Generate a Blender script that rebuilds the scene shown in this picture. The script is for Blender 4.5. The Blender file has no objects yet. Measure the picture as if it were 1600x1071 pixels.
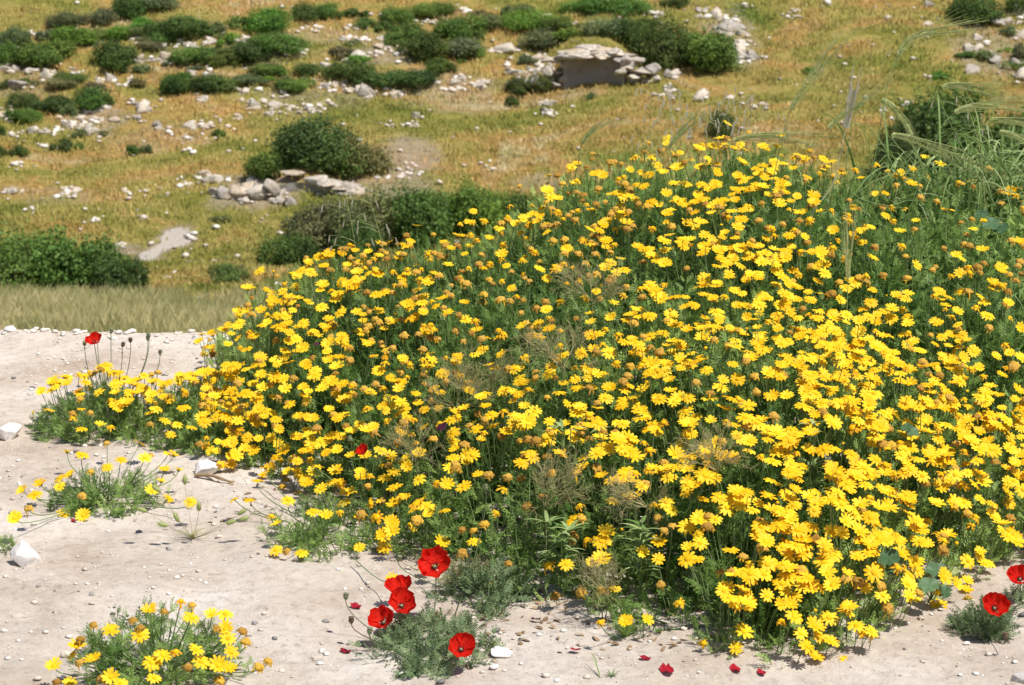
import bpy, math, random
import numpy as np
from math import radians as rad, sin, cos, pi

random.seed(7); RNG = np.random.default_rng(7)
scene = bpy.context.scene
COL = scene.collection

# ------------------------------------------------------------------ camera, sky, sun, exposure
CAM_Z, PITCH, FPX = 1.6, rad(13.0), 3729.0
cam_data = bpy.data.cameras.new('camera'); cam = bpy.data.objects.new('camera', cam_data); COL.objects.link(cam)
cam.location = (0, 0, CAM_Z); cam.rotation_euler = (pi/2 - PITCH, 0, 0)
cam_data.lens = 55; cam_data.sensor_width = 23.6; cam_data.clip_end = 3000; cam_data.clip_start = .05
cam_data.dof.use_dof = True; cam_data.dof.focus_distance = 5.2; cam_data.dof.aperture_fstop = 11
scene.camera = cam
SUN_DIR = np.array([.37, -.26, .89]); SUN_DIR /= np.linalg.norm(SUN_DIR)
world = bpy.data.worlds.new('World'); scene.world = world; world.use_nodes = True
wn = world.node_tree; bg = wn.nodes['Background']
sky = wn.nodes.new('ShaderNodeTexSky'); sky.sky_type = 'NISHITA'; sky.sun_disc = False
sky.sun_elevation = math.asin(SUN_DIR[2]); sky.sun_rotation = math.atan2(SUN_DIR[0], SUN_DIR[1])
sky.air_density = 1.0; sky.dust_density = 1.0
wn.links.new(sky.outputs[0], bg.inputs[0]); bg.inputs[1].default_value = .085
sl = bpy.data.lights.new('sun', 'SUN'); sl.energy = 4.9; sl.angle = rad(.53); sl.color = (1, .95, .87)
sun = bpy.data.objects.new('sun', sl); COL.objects.link(sun)
from mathutils import Vector, Matrix
sun.rotation_euler = Vector(SUN_DIR).to_track_quat('Z', 'Y').to_euler()
scene.view_settings.view_transform = 'Standard'; scene.view_settings.look = 'None'
scene.view_settings.exposure = 0.16; scene.view_settings.gamma = 1

# ------------------------------------------------------------------ noise and picking
def hsh(i, j, s):
    h = np.sin(i*127.1 + j*311.7 + s*74.7)*43758.5453
    return h - np.floor(h)
def vn(x, y, sc, s=0):
    x = np.asarray(x, float)/sc; y = np.asarray(y, float)/sc
    i = np.floor(x); j = np.floor(y); u = x-i; v = y-j; u = u*u*(3-2*u); v = v*v*(3-2*v)
    return (hsh(i, j, s)*(1-u)+hsh(i+1, j, s)*u)*(1-v) + (hsh(i, j+1, s)*(1-u)+hsh(i+1, j+1, s)*u)*v - .5
def fbm(x, y, sc, s=0, o=4):
    r = 0; a = 1
    for k in range(o): r = r + a*vn(x, y, sc, s+k); sc *= .5; a *= .5
    return r
HY = np.array([7.05, 7.6, 10, 20, 40, 52, 58, 70, 88, 96, 118, 150, 220, 420, 900])
HZ = np.array([0, -.25, -1.7, -6.3, -10.6, -11.5, -11.62, -13.2, -15.4, -13.8, -8.3, .3, 17, 62, 150])
def crest(x): return 7.04 + .11*vn(x, 0*x, .45, 3) + .05*vn(x, 0*x, .12, 4) + .02*x
SHELT = []
def T(x, y):
    x = np.asarray(x, float); y = np.asarray(y, float)
    c = crest(np.clip(x, -6, 6))
    near = .02*fbm(x, y, .5, 11, 3) + .010*fbm(x, y, .08, 21, 3) + .012*fbm(x, y*1.8, .22, 31, 2)
    near = near + .03*np.exp(-((y-c+.08)/.1)**2)*(.5+vn(x, y, .12, 5))
    yy = y - (c-7.05)*np.clip((12-y)/5, 0, 1)
    far = np.interp(yy, HY, HZ)
    und = np.clip((y-60)/25, 0, 1)
    far = far + und*(.9*vn(x, y, 17, 41) + .35*vn(x, y, 6, 42) + .12*vn(x, y, 1.7, 43)) + np.clip((y-8)/6, 0, 1)*.05*vn(x, y, .8, 44)
    for (sx_, sy_, sw, sh) in SHELT:
        k = np.clip((y-sy_-.55)/.5, 0, 1); k = k*k*(3-2*k)*np.clip(1-(y-sy_-1.2)/9, 0, 1)**1.3
        u = np.abs(x-sx_)/sw; far = far + sh*k*np.clip((1.5-u)/.9, 0, 1)
    far = far + .25*np.clip(y-200, 0, 400)*vn(x, y, 160, 45)
    return np.where(yy < 7.05, near, far + near*np.clip(1-(yy-7.05)/1.5, 0, 1))
def ray(px, py):
    a = (np.asarray(px, float)-800)/FPX; b = -(np.asarray(py, float)-535.5)/FPX
    d = np.stack([a, cos(PITCH)+b*sin(PITCH), -sin(PITCH)+b*cos(PITCH)], -1)
    return d                                  # scaled so that t = depth
def P(px, py, Y):
    d = ray(px, py); t = Y/d[..., 1]
    return np.array([0, 0, CAM_Z]) + d*np.asarray(t)[..., None]
def cast(px, py, f, t0=3.6, t1=140, n=1500):
    d = ray(px, py); ts = np.geomspace(t0, t1, n)
    p = np.array([0, 0, CAM_Z]) + d*ts[:, None]
    below = p[:, 2] < f(p[:, 0], p[:, 1])
    k = int(np.argmax(below)) if below.any() else n-1
    if k == 0: return p[0]
    lo, hi = ts[k-1], ts[k]
    for _ in range(12):
        m = (lo+hi)/2; q = np.array([0, 0, CAM_Z]) + d*m
        if q[2] < f(q[0], q[1]): hi = m
        else: lo = m
    return np.array([0, 0, CAM_Z]) + d*hi
def ground(px, py): return cast(px, py, T)
def proj(p):
    v = np.asarray(p, float) - np.array([0, 0, CAM_Z])
    dep = v[..., 1]*cos(PITCH) - v[..., 2]*sin(PITCH); up = v[..., 1]*sin(PITCH) + v[..., 2]*cos(PITCH)
    return 800 + FPX*v[..., 0]/dep, 535.5 - FPX*up/dep, dep

# ------------------------------------------------------------------ materials
MATS = {}
def mat(name, build):
    if name in MATS: return MATS[name]
    m = bpy.data.materials.new(name); m.use_nodes = True
    nt = m.node_tree; b = nt.nodes['Principled BSDF']; b.inputs['Roughness'].default_value = .75
    b.inputs['Specular IOR Level'].default_value = .25
    build(nt, b); MATS[name] = m; return m
def N(nt, t, **k):
    n = nt.nodes.new(t)
    for a, v in k.items(): setattr(n, a, v)
    return n
def noise(nt, sc, det=4, rough=.55, vec=None, dist=0):
    n = N(nt, 'ShaderNodeTexNoise'); n.inputs['Scale'].default_value = sc; n.inputs['Detail'].default_value = det
    n.inputs['Roughness'].default_value = rough; n.inputs['Distortion'].default_value = dist
    if vec is not None: nt.links.new(vec, n.inputs['Vector'])
    return n.outputs['Fac']
def ramp(nt, fac, stops):
    r = N(nt, 'ShaderNodeValToRGB'); e = r.color_ramp.elements
    while len(e) < len(stops): e.new(.5)
    for el, (p, c) in zip(e, stops): el.position = p; el.color = (*c, 1)
    nt.links.new(fac, r.inputs[0]); return r.outputs[0]
def mix(nt, fac, a, b, mode='MIX'):
    m = N(nt, 'ShaderNodeMix', data_type='RGBA', blend_type=mode)
    for i, v in ((0, fac), (6, a), (7, b)):
        if hasattr(v, 'links'): nt.links.new(v, m.inputs[i])
        else: m.inputs[i].default_value = v if i == 0 else (*v, 1)
    return m.outputs[2]
def bump(nt, b, h, st, dist=.01):
    n = N(nt, 'ShaderNodeBump'); n.inputs['Strength'].default_value = st; n.inputs['Distance'].default_value = dist
    nt.links.new(h, n.inputs['Height']); nt.links.new(n.outputs[0], b.inputs['Normal'])
def leafy(name, lo, hi, trans=.3, rough=.6, attr=True, objcol=False, spec=.3):
    """thin foliage or petals: colour varies with the per-leaf tint attribute, light passes through"""
    def f(nt, b):
        if attr:
            a = N(nt, 'ShaderNodeAttribute', attribute_name='tint'); fac = a.outputs['Fac']
        else:
            a = N(nt, 'ShaderNodeObjectInfo'); fac = a.outputs['Random']
        c = ramp(nt, fac, [(0, lo), (1, hi)])
        if objcol:
            o = N(nt, 'ShaderNodeObjectInfo'); c = mix(nt, 1.0, c, o.outputs['Color'], 'MULTIPLY')
        nt.links.new(c, b.inputs['Base Color']); b.inputs['Roughness'].default_value = rough
        b.inputs['Specular IOR Level'].default_value = spec
        t = N(nt, 'ShaderNodeBsdfTranslucent'); nt.links.new(c, t.inputs[0])
        ms = N(nt, 'ShaderNodeMixShader'); ms.inputs[0].default_value = trans
        nt.links.new(b.outputs[0], ms.inputs[1]); nt.links.new(t.outputs[0], ms.inputs[2])
        nt.links.new(ms.outputs[0], nt.nodes['Material Output'].inputs[0])
    return mat(name, f)
M_LEAF = leafy('daisy_leaf', (.080, .185, .030), (.44, .60, .17), .38, .5, spec=.3)
M_STEM = leafy('daisy_stem', (.15, .24, .07), (.33, .44, .19), .15, .45)
M_PETAL = leafy('daisy_petal', (.90, .50, .006), (.98, .69, .03), .2, .55, attr=False, spec=.2)
M_AGED = leafy('aged_petal', (.74, .36, .02), (.86, .52, .03), .2, .7, attr=False, spec=.1)
M_DISC = leafy('daisy_disc', (.72, .40, .006), (.84, .50, .012), .0, .8, attr=False, spec=.1)
M_OCHRE = leafy('spent_head', (.42, .225, .035), (.72, .45, .08), .0, .9, attr=False, spec=.1)
def f_spent(nt, b):
    g = N(nt, 'ShaderNodeTexCoord').outputs['Object']; o = N(nt, 'ShaderNodeObjectInfo').outputs['Random']
    c = ramp(nt, o, [(0, (.40, .215, .035)), (.6, (.66, .40, .07)), (1, (.74, .44, .05))])
    c = mix(nt, 1.0, c, ramp(nt, noise(nt, 700, 2, .6, g), [(.36, (.35, .32, .3)), (.55, (1.1, 1.1, 1.1))]), 'MULTIPLY')
    nt.links.new(c, b.inputs['Base Color']); b.inputs['Roughness'].default_value = 1; bump(nt, b, noise(nt, 900, 2, .6, g), 1., .001)
M_OCHRE = mat('seeding_head', f_spent)
M_POPPY = leafy('poppy_petal', (.70, .010, .006), (.80, .030, .012), .42, .65, attr=False, spec=.12)
def f_poppy(nt, b):
    g = N(nt, 'ShaderNodeTexCoord').outputs['Object']; mp = N(nt, 'ShaderNodeMapping'); nt.links.new(g, mp.inputs[0]); mp.inputs['Scale'].default_value = (1, 1, .4)
    n1 = noise(nt, 150, 5, .65, mp.outputs[0], 1.5); c = ramp(nt, n1, [(.3, (.50, .006, .006)), (.5, (.76, .016, .008)), (.72, (.88, .05, .02))])
    nt.links.new(c, b.inputs['Base Color']); b.inputs['Roughness'].default_value = .6; b.inputs['Specular IOR Level'].default_value = .12
    bump(nt, b, n1, 1., .003); t = N(nt, 'ShaderNodeBsdfTranslucent'); nt.links.new(c, t.inputs[0])
    ms = N(nt, 'ShaderNodeMixShader'); ms.inputs[0].default_value = .42; nt.links.new(b.outputs[0], ms.inputs[1]); nt.links.new(t.outputs[0], ms.inputs[2]); nt.links.new(ms.outputs[0], nt.nodes['Material Output'].inputs[0])
M_POPPY = mat('crinkled_poppy_petal', f_poppy)
M_DRYPETAL = leafy('fallen_petal', (.16, .004, .02), (.42, .008, .02), .1, .6, attr=False)
M_PURPLE = leafy('withered_petal', (.03, .004, .014), (.09, .008, .03), .1, .6, attr=False)
M_BLACK = mat('poppy_blotch', lambda nt, b: b.inputs['Base Color'].__setattr__('default_value', (.012, .008, .012, 1)))
M_PLEAF = leafy('poppy_leaf', (.11, .18, .07), (.26, .35, .17), .2, .6)
M_POD = leafy('seed_pod', (.16, .20, .10), (.24, .26, .15), .0, .6)
M_DRYPOD = leafy('dry_pod', (.10, .07, .045), (.18, .12, .08), .0, .8)
M_TWIG = leafy('weed_twig', (.24, .26, .09), (.52, .45, .24), .1, .7)
M_GRASS = leafy('grass_blade', (.13, .24, .05), (.46, .57, .25), .35, .45, spec=.4)
M_EAR = leafy('grass_ear', (.30, .38, .10), (.66, .70, .34), .3, .5)
M_DRYEAR = leafy('oat_husk', (.5, .47, .36), (.72, .70, .58), .3, .5)
M_MALLOW = leafy('mallow_leaf', (.06, .13, .055), (.12, .21, .10), .25, .5)
M_BUSH = leafy('shrub_leaf', (.50, .60, .45), (2.1, 2.0, 1.5), .30, .6, objcol=True)
M_BARK = mat('shrub_bark', lambda nt, b: b.inputs['Base Color'].__setattr__('default_value', (.12, .10, .08, 1)))
M_LITTER = leafy('dead_leaf', (.14, .08, .04), (.42, .30, .18), .1, .8)
def _hillcol(nt):
    """shared colour field of the dry slope: straw, ochre, olive"""
    g = N(nt, 'ShaderNodeNewGeometry').outputs['Position']
    mp = N(nt, 'ShaderNodeMapping'); nt.links.new(g, mp.inputs[0]); mp.inputs['Scale'].default_value = (.75, 1.0, 1.0)
    v = mp.outputs[0]
    a = noise(nt, .17, 6, .68, v, 1.2); c1 = ramp(nt, a, [(.31, (.19, .235, .05)), (.42, (.36, .33, .085)), (.50, (.49, .40, .13)), (.575, (.56, .355, .125)), (.67, (.64, .53, .29))])
    b = noise(nt, .9, 5, .7, v, .4); c2 = ramp(nt, b, [(.30, (.50, .62, .5)), (.46, (.95, .97, .9)), (.56, (1.0, 1.0, 1.0)), (.70, (1.3, 1.22, 1.25))])
    return mix(nt, 1.0, c1, c2, 'MULTIPLY'), v
def f_hill(nt, b):
    c, v = _hillcol(nt)
    f = noise(nt, 6, 6, .8, v); c = mix(nt, 1.0, c, ramp(nt, f, [(.3, (.55, .55, .5)), (.55, (1.05, 1.05, 1.05)), (.75, (1.35, 1.3, 1.25))]), 'MULTIPLY')
    at = N(nt, 'ShaderNodeAttribute', attribute_name='bare').outputs['Fac']
    s = ramp(nt, noise(nt, 2.5, 6, .75, v), [(.3, (.34, .25, .17)), (.6, (.56, .46, .35))])
    c = mix(nt, at, c, s); at2 = ramp(nt, at, [(.8, (0, 0, 0)), (.97, (1, 1, 1))]); c = mix(nt, at2, c, (.74, .66, .56)); nt.links.new(c, b.inputs['Base Color']); b.inputs['Roughness'].default_value = .95
    b.inputs['Specular IOR Level'].default_value = 0
    bump(nt, b, noise(nt, 4, 6, .8, v), 1.0, .3)
M_HILL = mat('dry_slope', f_hill)
def f_hgrass(nt, b):
    c, v = _hillcol(nt); a = N(nt, 'ShaderNodeAttribute', attribute_name='tint').outputs['Fac']
    k = ramp(nt, a, [(0, (.62, .75, .5)), (.5, (1.0, 1.0, 1.0)), (.85, (1.25, 1.25, 1.4)), (1, (1.5, 1.55, 2.2))])
    nt.links.new(mix(nt, 1.0, c, k, 'MULTIPLY'), b.inputs['Base Color']); b.inputs['Roughness'].default_value = .8
M_HGRASS = mat('dry_grass', f_hgrass)
def f_dirt(nt, b):
    g = N(nt, 'ShaderNodeNewGeometry').outputs['Position']
    c = ramp(nt, noise(nt, 2.2, 6, .65, g, .3), [(.28, (.47, .37, .285)), (.39, (.62, .525, .435)), (.52, (.72, .635, .55)), (.70, (.84, .78, .71))])
    f = noise(nt, 38, 8, .75, g); c = mix(nt, 1.0, c, ramp(nt, f, [(.30, (.62, .58, .54)), (.46, (.97, .96, .95)), (.72, (1.14, 1.14, 1.14))]), 'MULTIPLY')
    vo = N(nt, 'ShaderNodeTexVoronoi'); vo.inputs['Scale'].default_value = 95; nt.links.new(g, vo.inputs['Vector'])
    sp = ramp(nt, vo.outputs['Distance'], [(.10, (1, 1, 1)), (.2, (0, 0, 0))])
    k = ramp(nt, noise(nt, 14, 3, .6, g), [(.5, (0, 0, 0)), (.62, (1, 1, 1))])
    c = mix(nt, mix(nt, 1.0, sp, k, 'MULTIPLY'), c, (.82, .79, .74))
    nt.links.new(c, b.inputs['Base Color']); b.inputs['Roughness'].default_value = .95; b.inputs['Specular IOR Level'].default_value = .05
    bump(nt, b, noise(nt, 45, 9, .8, g), 1.0, .011)
M_DIRT = mat('pale_dirt', f_dirt)
def f_rock(nt, b, sc=3., stops=None, bd=.03):
    g = N(nt, 'ShaderNodeTexCoord').outputs['Object']
    c = ramp(nt, noise(nt, sc, 8, .7, g, .4), stops or [(.32, (.24, .215, .185)), (.43, (.43, .38, .32)), (.57, (.56, .505, .43)), (.78, (.70, .66, .59))])
    o = N(nt, 'ShaderNodeObjectInfo'); c = mix(nt, 1.0, c, o.outputs['Color'], 'MULTIPLY')
    nt.links.new(c, b.inputs['Base Color']); b.inputs['Roughness'].default_value = .92; b.inputs['Specular IOR Level'].default_value = .1
    bump(nt, b, noise(nt, sc*2, 6, .7, g), .6, bd)
M_ROCK = mat('limestone', f_rock)
M_STONE = mat('pale_stone', lambda nt, b: f_rock(nt, b, 4, [(.3, (.50, .45, .40)), (.45, (.66, .62, .57)), (.7, (.80, .78, .74))], .002))
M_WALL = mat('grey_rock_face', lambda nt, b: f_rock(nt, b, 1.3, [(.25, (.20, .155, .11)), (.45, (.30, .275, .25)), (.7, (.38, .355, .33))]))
M_GRAVEL = mat('gravel', lambda nt, b: nt.links.new(ramp(nt, N(nt, 'ShaderNodeAttribute', attribute_name='tint').outputs['Fac'],
    [(0, (.16, .15, .15)), (.12, (.26, .24, .23)), (.25, (.48, .40, .33)), (.7, (.64, .56, .48)), (1, (.86, .83, .78))]), b.inputs['Base Color']))

# ------------------------------------------------------------------ mesh accumulation
class Tpl:
    def __init__(s, V, F, m=None):
        s.V = np.asarray(V, float).reshape(-1, 3); s.sizes = np.array([len(f) for f in F], np.int32)
        s.loops = np.array([i for f in F for i in f], np.int64)
        s.m = np.zeros(len(F), np.int32) if m is None else np.asarray(m, np.int32)
class Acc:
    def __init__(s): s.V = []; s.L = []; s.S = []; s.M = []; s.T = []; s.n = 0
    def add(s, tp, R=None, t=None, tint=.5, m=None):
        if R is None: R = np.eye(3)[None]
        R = np.asarray(R, float).reshape(-1, 3, 3); n = len(R)
        if n == 0: return
        t = np.zeros((n, 3)) if t is None else np.asarray(t, float).reshape(-1, 3)
        nv = len(tp.V); V = np.einsum('nij,vj->nvi', R, tp.V) + t[:, None, :]
        s.V.append(V.reshape(-1, 3)); s.L.append((tp.loops[None] + (s.n + np.arange(n)*nv)[:, None]).ravel())
        s.S.append(np.tile(tp.sizes, n)); s.M.append(np.tile(tp.m if m is None else np.full(len(tp.m), m), n))
        s.T.append(np.repeat(np.broadcast_to(np.asarray(tint, float), (n,)), nv)); s.n += n*nv
    def tube(s, pts, r0, r1, m=0, tint=.5, k=3):
        pts = np.asarray(pts, float); n = len(pts)
        tg = np.gradient(pts, axis=0); tg /= np.linalg.norm(tg, axis=1, keepdims=True)+1e-9
        ref = np.array([.31, .27, .91]) if abs(tg[0, 2]) < .8 else np.array([1., .1, 0])
        a = np.cross(tg, ref); a /= np.linalg.norm(a, axis=1, keepdims=True)+1e-9; b = np.cross(tg, a)
        r = np.linspace(r0, r1, n)[:, None, None]; an = np.arange(k)*2*pi/k
        V = pts[:, None]+r*(a[:, None]*np.cos(an)[None, :, None]+b[:, None]*np.sin(an)[None, :, None])
        F = [(i*k+j, i*k+(j+1) % k, (i+1)*k+(j+1) % k, (i+1)*k+j) for i in range(n-1) for j in range(k)]
        s.add(Tpl(V, F, [m]*len(F)), tint=tint)
    def blade(s, pts, w, m=0, tint=.5, side=None):
        """ribbon with a V fold that tapers to the tip"""
        pts = np.asarray(pts, float); n = len(pts)
        tg = np.gradient(pts, axis=0); tg /= np.linalg.norm(tg, axis=1, keepdims=True)+1e-9
        sd = np.array([1., .2, 0]) if side is None else np.asarray(side, float)
        a = sd - tg*(tg@sd)[:, None]; a /= np.linalg.norm(a, axis=1, keepdims=True)+1e-9; up = np.cross(a, tg)
        u = np.linspace(0, 1, n); ww = (w*np.minimum(1, .45+u*2.2)*(1-u**2.2)+w*.03)[:, None]
        V = np.stack([pts-a*ww/2+up*ww*.12, pts, pts+a*ww/2+up*ww*.12], 1)
        F = [(i*3+j, i*3+j+1, i*3+j+4, i*3+j+3) for i in range(n-1) for j in range(2)]
        s.add(Tpl(V, F, [m]*len(F)), tint=tint)
    def mesh(s, name, mats, base=(0, 0, 0), smooth=False):
        me = bpy.data.meshes.new(name); V = np.concatenate(s.V)-np.asarray(base, float)[None]
        L = np.concatenate(s.L).astype(np.int32); S = np.concatenate(s.S).astype(np.int32)
        me.vertices.add(len(V)); me.vertices.foreach_set('co', V.astype(np.float32).ravel())
        me.loops.add(len(L)); me.loops.foreach_set('vertex_index', L)
        me.polygons.add(len(S)); me.polygons.foreach_set('loop_start', np.concatenate([[0], np.cumsum(S)[:-1]]).astype(np.int32))
        me.polygons.foreach_set('material_index', np.concatenate(s.M).astype(np.int32))
        at = me.attributes.new('tint', 'FLOAT', 'POINT'); at.data.foreach_set('value', np.concatenate(s.T).astype(np.float32))
        for m in mats: me.materials.append(m)
        if smooth: me.polygons.foreach_set('use_smooth', np.ones(len(S), bool))
        me.update(calc_edges=True); return me
def link(name, me, parent=None, loc=(0, 0, 0)):
    o = bpy.data.objects.new(name, me); COL.objects.link(o); o.location = loc
    if parent is not None: o.parent = parent
    return o
def tag(o, label=None, cat=None, group=None, kind=None):
    if label: o['label'] = label
    if cat: o['category'] = cat
    if group: o['group'] = group
    if kind: o['kind'] = kind
    return o
def thing(name, loc, label, cat, group=None):
    return tag(link(name, None, None, [float(v) for v in loc]), label, cat, group)
def place(name, me, parent, base, pos, R=None, scale=1., color=None):
    """a shared mesh set at world position pos (under a thing whose Empty stands at base)"""
    o = bpy.data.objects.new(name, me); COL.objects.link(o)
    if parent is not None: o.parent = parent
    R3 = Matrix((np.eye(3) if R is None else R).tolist()); sc = (scale,)*3 if np.isscalar(scale) else scale
    M4 = R3.to_4x4() @ Matrix.Diagonal((*[float(q) for q in sc], 1)); M4.translation = Vector([float(a-b) for a, b in zip(pos, base)])
    o.matrix_basis = M4
    if color: o.color = (*color, 1)
    return o
def frames(n, spin):
    """rotation matrices (n,3,3) whose local Z is n, spun about it"""
    n = np.asarray(n, float).reshape(-1, 3); n = n/np.linalg.norm(n, axis=1, keepdims=True); spin = np.broadcast_to(spin, (len(n),))
    ref = np.where(np.abs(n[:, 2:3]) > .95, np.array([[1., 0, 0]]), np.array([[0, 0, 1.]]))
    a = np.cross(ref, n); a /= np.linalg.norm(a, axis=1, keepdims=True); b = np.cross(n, a)
    x = a*np.cos(spin)[:, None]+b*np.sin(spin)[:, None]; y = np.cross(n, x)
    return np.stack([x, y, n], 2)
def rnd(n): return RNG.random(n)
def bez(p0, p1, p2, n=6):
    t = np.linspace(0, 1, n)[:, None]; return (1-t)**2*np.asarray(p0)+2*t*(1-t)*np.asarray(p1)+t*t*np.asarray(p2)
def spline(ps, n=24):
    ps = np.asarray(ps, float); q = np.vstack([2*ps[0]-ps[1], ps, 2*ps[-1]-ps[-2]]); out = []
    m = len(ps)-1
    for u in np.linspace(0, m-1e-6, n):
        i = int(u); t = u-i; a, b, c, d = q[i:i+4]
        out.append(.5*((2*b)+(c-a)*t+(2*a-5*b+4*c-d)*t*t+(3*b-a-3*c+d)*t**3))
    return np.array(out)

_sh = []
for px, py, wpx, hpx in ((928, 137, 96, 46), (468, 308, 80, 22)):
    c = ground(px, py); d = proj(c)[2]; _sh.append((c[0], c[1], wpx*d/FPX/2, hpx*d/FPX*.92))
SHELT[:] = _sh
# ------------------------------------------------------------------ ground sheets
def grid(name, xs, ys, m, attr=None):
    X, Y = np.meshgrid(xs, ys); Z = T(X, Y); nx, ny = len(xs), len(ys)
    me = bpy.data.meshes.new(name); me.vertices.add(nx*ny)
    me.vertices.foreach_set('co', np.stack([X, Y, Z], -1).astype(np.float32).ravel())
    i = (np.arange(ny-1)[:, None]*nx+np.arange(nx-1)[None]).ravel(); q = np.stack([i, i+1, i+nx+1, i+nx], 1).astype(np.int32)
    me.loops.add(q.size); me.loops.foreach_set('vertex_index', q.ravel()); me.polygons.add(len(q))
    me.polygons.foreach_set('loop_start', np.arange(0, q.size, 4, dtype=np.int32)); me.polygons.foreach_set('use_smooth', np.ones(len(q), bool))
    if attr is not None:
        at = me.attributes.new('bare', 'FLOAT', 'POINT'); at.data.foreach_set('value', attr(X, Y).astype(np.float32).ravel())
    me.materials.append(m); me.update(calc_edges=True)
    return tag(link(name, me), kind='structure')
def grow(a, b, n, p=2.): return a+(b-a)*np.linspace(0, 1, n+1)[1:]**p
xs = np.concatenate([-grow(2.2, 500, 60, 3)[::-1], np.arange(-2.2, 2.2, .013), grow(2.2, 500, 60, 3)])
ysn = np.concatenate([-grow(-3.4, 60, 20, 2)[::-1], np.arange(3.4, 7.7, .013)])
tag(grid('dirt_ground', xs, ysn, M_DIRT), 'pale stony dirt bank under the daisies and poppies')
BARE = [(270, 372, 30, 20, 1.), (250, 390, 18, 12, 1.), (230, 404, 24, 14, 1.), (195, 388, 30, 10, .8), (637, 250, 60, 40, .75), (600, 290, 70, 20, .6), (400, 305, 70, 30, .7), (150, 190, 60, 25, .6), (250, 215, 90, 20, .25),
        (480, 150, 90, 30, .4), (350, 90, 140, 20, .45), (700, 130, 90, 22, .5), (600, 85, 60, 15, .6), (900, 110, 100, 25, .5), (1140, 60, 45, 45, .6),
        (1550, 80, 60, 45, .55), (30, 130, 60, 25, .4), (90, 305, 60, 14, .3), (310, 467, 26, 9, 1.), (700, 165, 80, 12, .3), (880, 150, 60, 12, .3), (560, 60, 140, 12, .4), (850, 285, 40, 14, .5), (190, 388, 40, 8, .5)]
BP = []
for px, py, rx, ry, s in BARE:
    c = ground(px, py); d = proj(c)[2]; u = ground(px, py-ry); BP.append((c[0], c[1], rx*d/FPX, max(.3, abs(u[1]-c[1])), s))
def bare(X, Y):
    r = np.zeros_like(X)
    for cx, cy, rx, ry, s in BP:
        e = np.sqrt(((X-cx)/rx)**2+((Y-cy)/ry)**2)+.5*vn(X, Y, 1.1, 61)+.35*vn(X, Y, .4, 62)
        r = np.maximum(r, s*np.clip((1.15-e)/.35, 0, 1))
    return r
xh = np.concatenate([-grow(27, 500, 40, 2)[::-1], np.arange(-27, 27, .3), grow(27, 500, 40, 2)])
yh = np.concatenate([np.linspace(7.687, 12, 24)[:-1], np.linspace(12, 56, 60)[:-1], np.arange(56, 124, .3), grow(124, 900, 50, 2)])
tag(grid('hillside', xh, yh, M_HILL, bare), 'dry golden grass slope dotted with scrub and limestone')

# ------------------------------------------------------------------ grass on the slope (stuff)
LEAN = .35
def tuft(nb, h, w, spread, seed):
    r = np.random.default_rng(seed); V = []; F = []
    for i in range(nb):
        a = r.random()*2*pi; o = r.normal(0, spread, 2); l = h*(.6+.6*r.random()); b = np.array([cos(a), sin(a), 0])*w/2
        lean = r.normal(0, LEAN, 2)*l; p = np.array([*o, -.03]); k = len(V)
        V += [p-b, p+b, p+[lean[0]*.4, lean[1]*.4, l*.6]+b*.7, p+[lean[0], lean[1], l]]; F += [(k, k+1, k+2), (k, k+2, k+3)]
    return Tpl(V, F)
def scatter_grass(name, label, n, x0, x1, y0, y1, h, w, spread, nb, seed, tint, m=None):
    A = Acc(); r = np.random.default_rng(seed)
    y = y0+(y1-y0)*r.random(n); x = (r.random(n)*2-1)*(y*.25+3); keep = (bare(x, y) < .3+.5*r.random(n)) & (fbm(x, y, 2.2, 77, 3) > -.45+.3*r.random(n))
    x, y = x[keep], y[keep]; z = T(x, y)
    for v in range(4):
        s = slice(v, None, 4); k = len(x[s]); sc = .6+.8*r.random(k); R = frames(np.tile([0, 0, 1.], (k, 1)), r.random(k)*6.28)*sc[:, None, None]
        A.add(tuft(nb, h, w, spread, seed+v), R, np.stack([x[s], y[s], z[s]], 1), np.clip(tint+.22*r.normal(size=k)+.5*vn(x[s], y[s], 1.2, 9)+.5*vn(x[s], y[s]*.6, 4.5, 10), 0, 1))
    return tag(link(name, A.mesh(name, [m or M_HGRASS])), label, 'grass', kind='stuff')
scatter_grass('dry_grass', 'short golden and olive grass over the far slope', 70000, 0, 0, 67, 124, .20, .04, .16, 6, 100, .45)
M_TALL = leafy('tall_dry_grass', (.36, .38, .13), (.98, .84, .50), .38, .7)
LEAN = .16
scatter_grass('tall_grass', 'tall pale dry grass in the hollow below the dirt bank', 35000, 0, 0, 55.5, 68, .42, .02, .14, 7, 200, .5, M_TALL)

# ------------------------------------------------------------------ rocks
def ico(sub):
    import bmesh
    bm = bmesh.new(); bmesh.ops.create_icosphere(bm, subdivisions=sub, radius=1)
    V = np.array([v.co[:] for v in bm.verts]); F = [tuple(v.index for v in f.verts) for f in bm.faces]; bm.free(); return V, F
def rock_tpl(seed, sub=3, cuts=16, flat=.6, rough=.05):
    r = np.random.default_rng(seed); V, F = ico(sub); V = V.copy()
    for k in range(cuts):
        n = r.normal(size=3); n /= np.linalg.norm(n); d = .42+.34*r.random(); s = V@n; V -= np.clip(s-d, 0, None)[:, None]*n
    V *= 1+rough*(fbm(V[:, 0]*3+seed, V[:, 1]*3+V[:, 2]*2, 1, seed)[:, None])*2
    V *= [1, .8+.2*r.random(), flat]; V /= np.abs(V[:, :2]).max(); V[:, 2] -= V[:, 2].min()*.7
    return Tpl(V, F)
def rock_mesh(name, seed, **k):
    mt = k.pop('m', M_ROCK); A = Acc(); A.add(rock_tpl(seed, **k)); return A.mesh(name, [mt])
ROCKS = [rock_mesh('rock', 300+i, flat=.55+.25*(i % 3)/2) for i in range(8)]
SLABS = [rock_mesh('rock_slab', 320+i, flat=.24, cuts=14) for i in range(4)]
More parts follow.
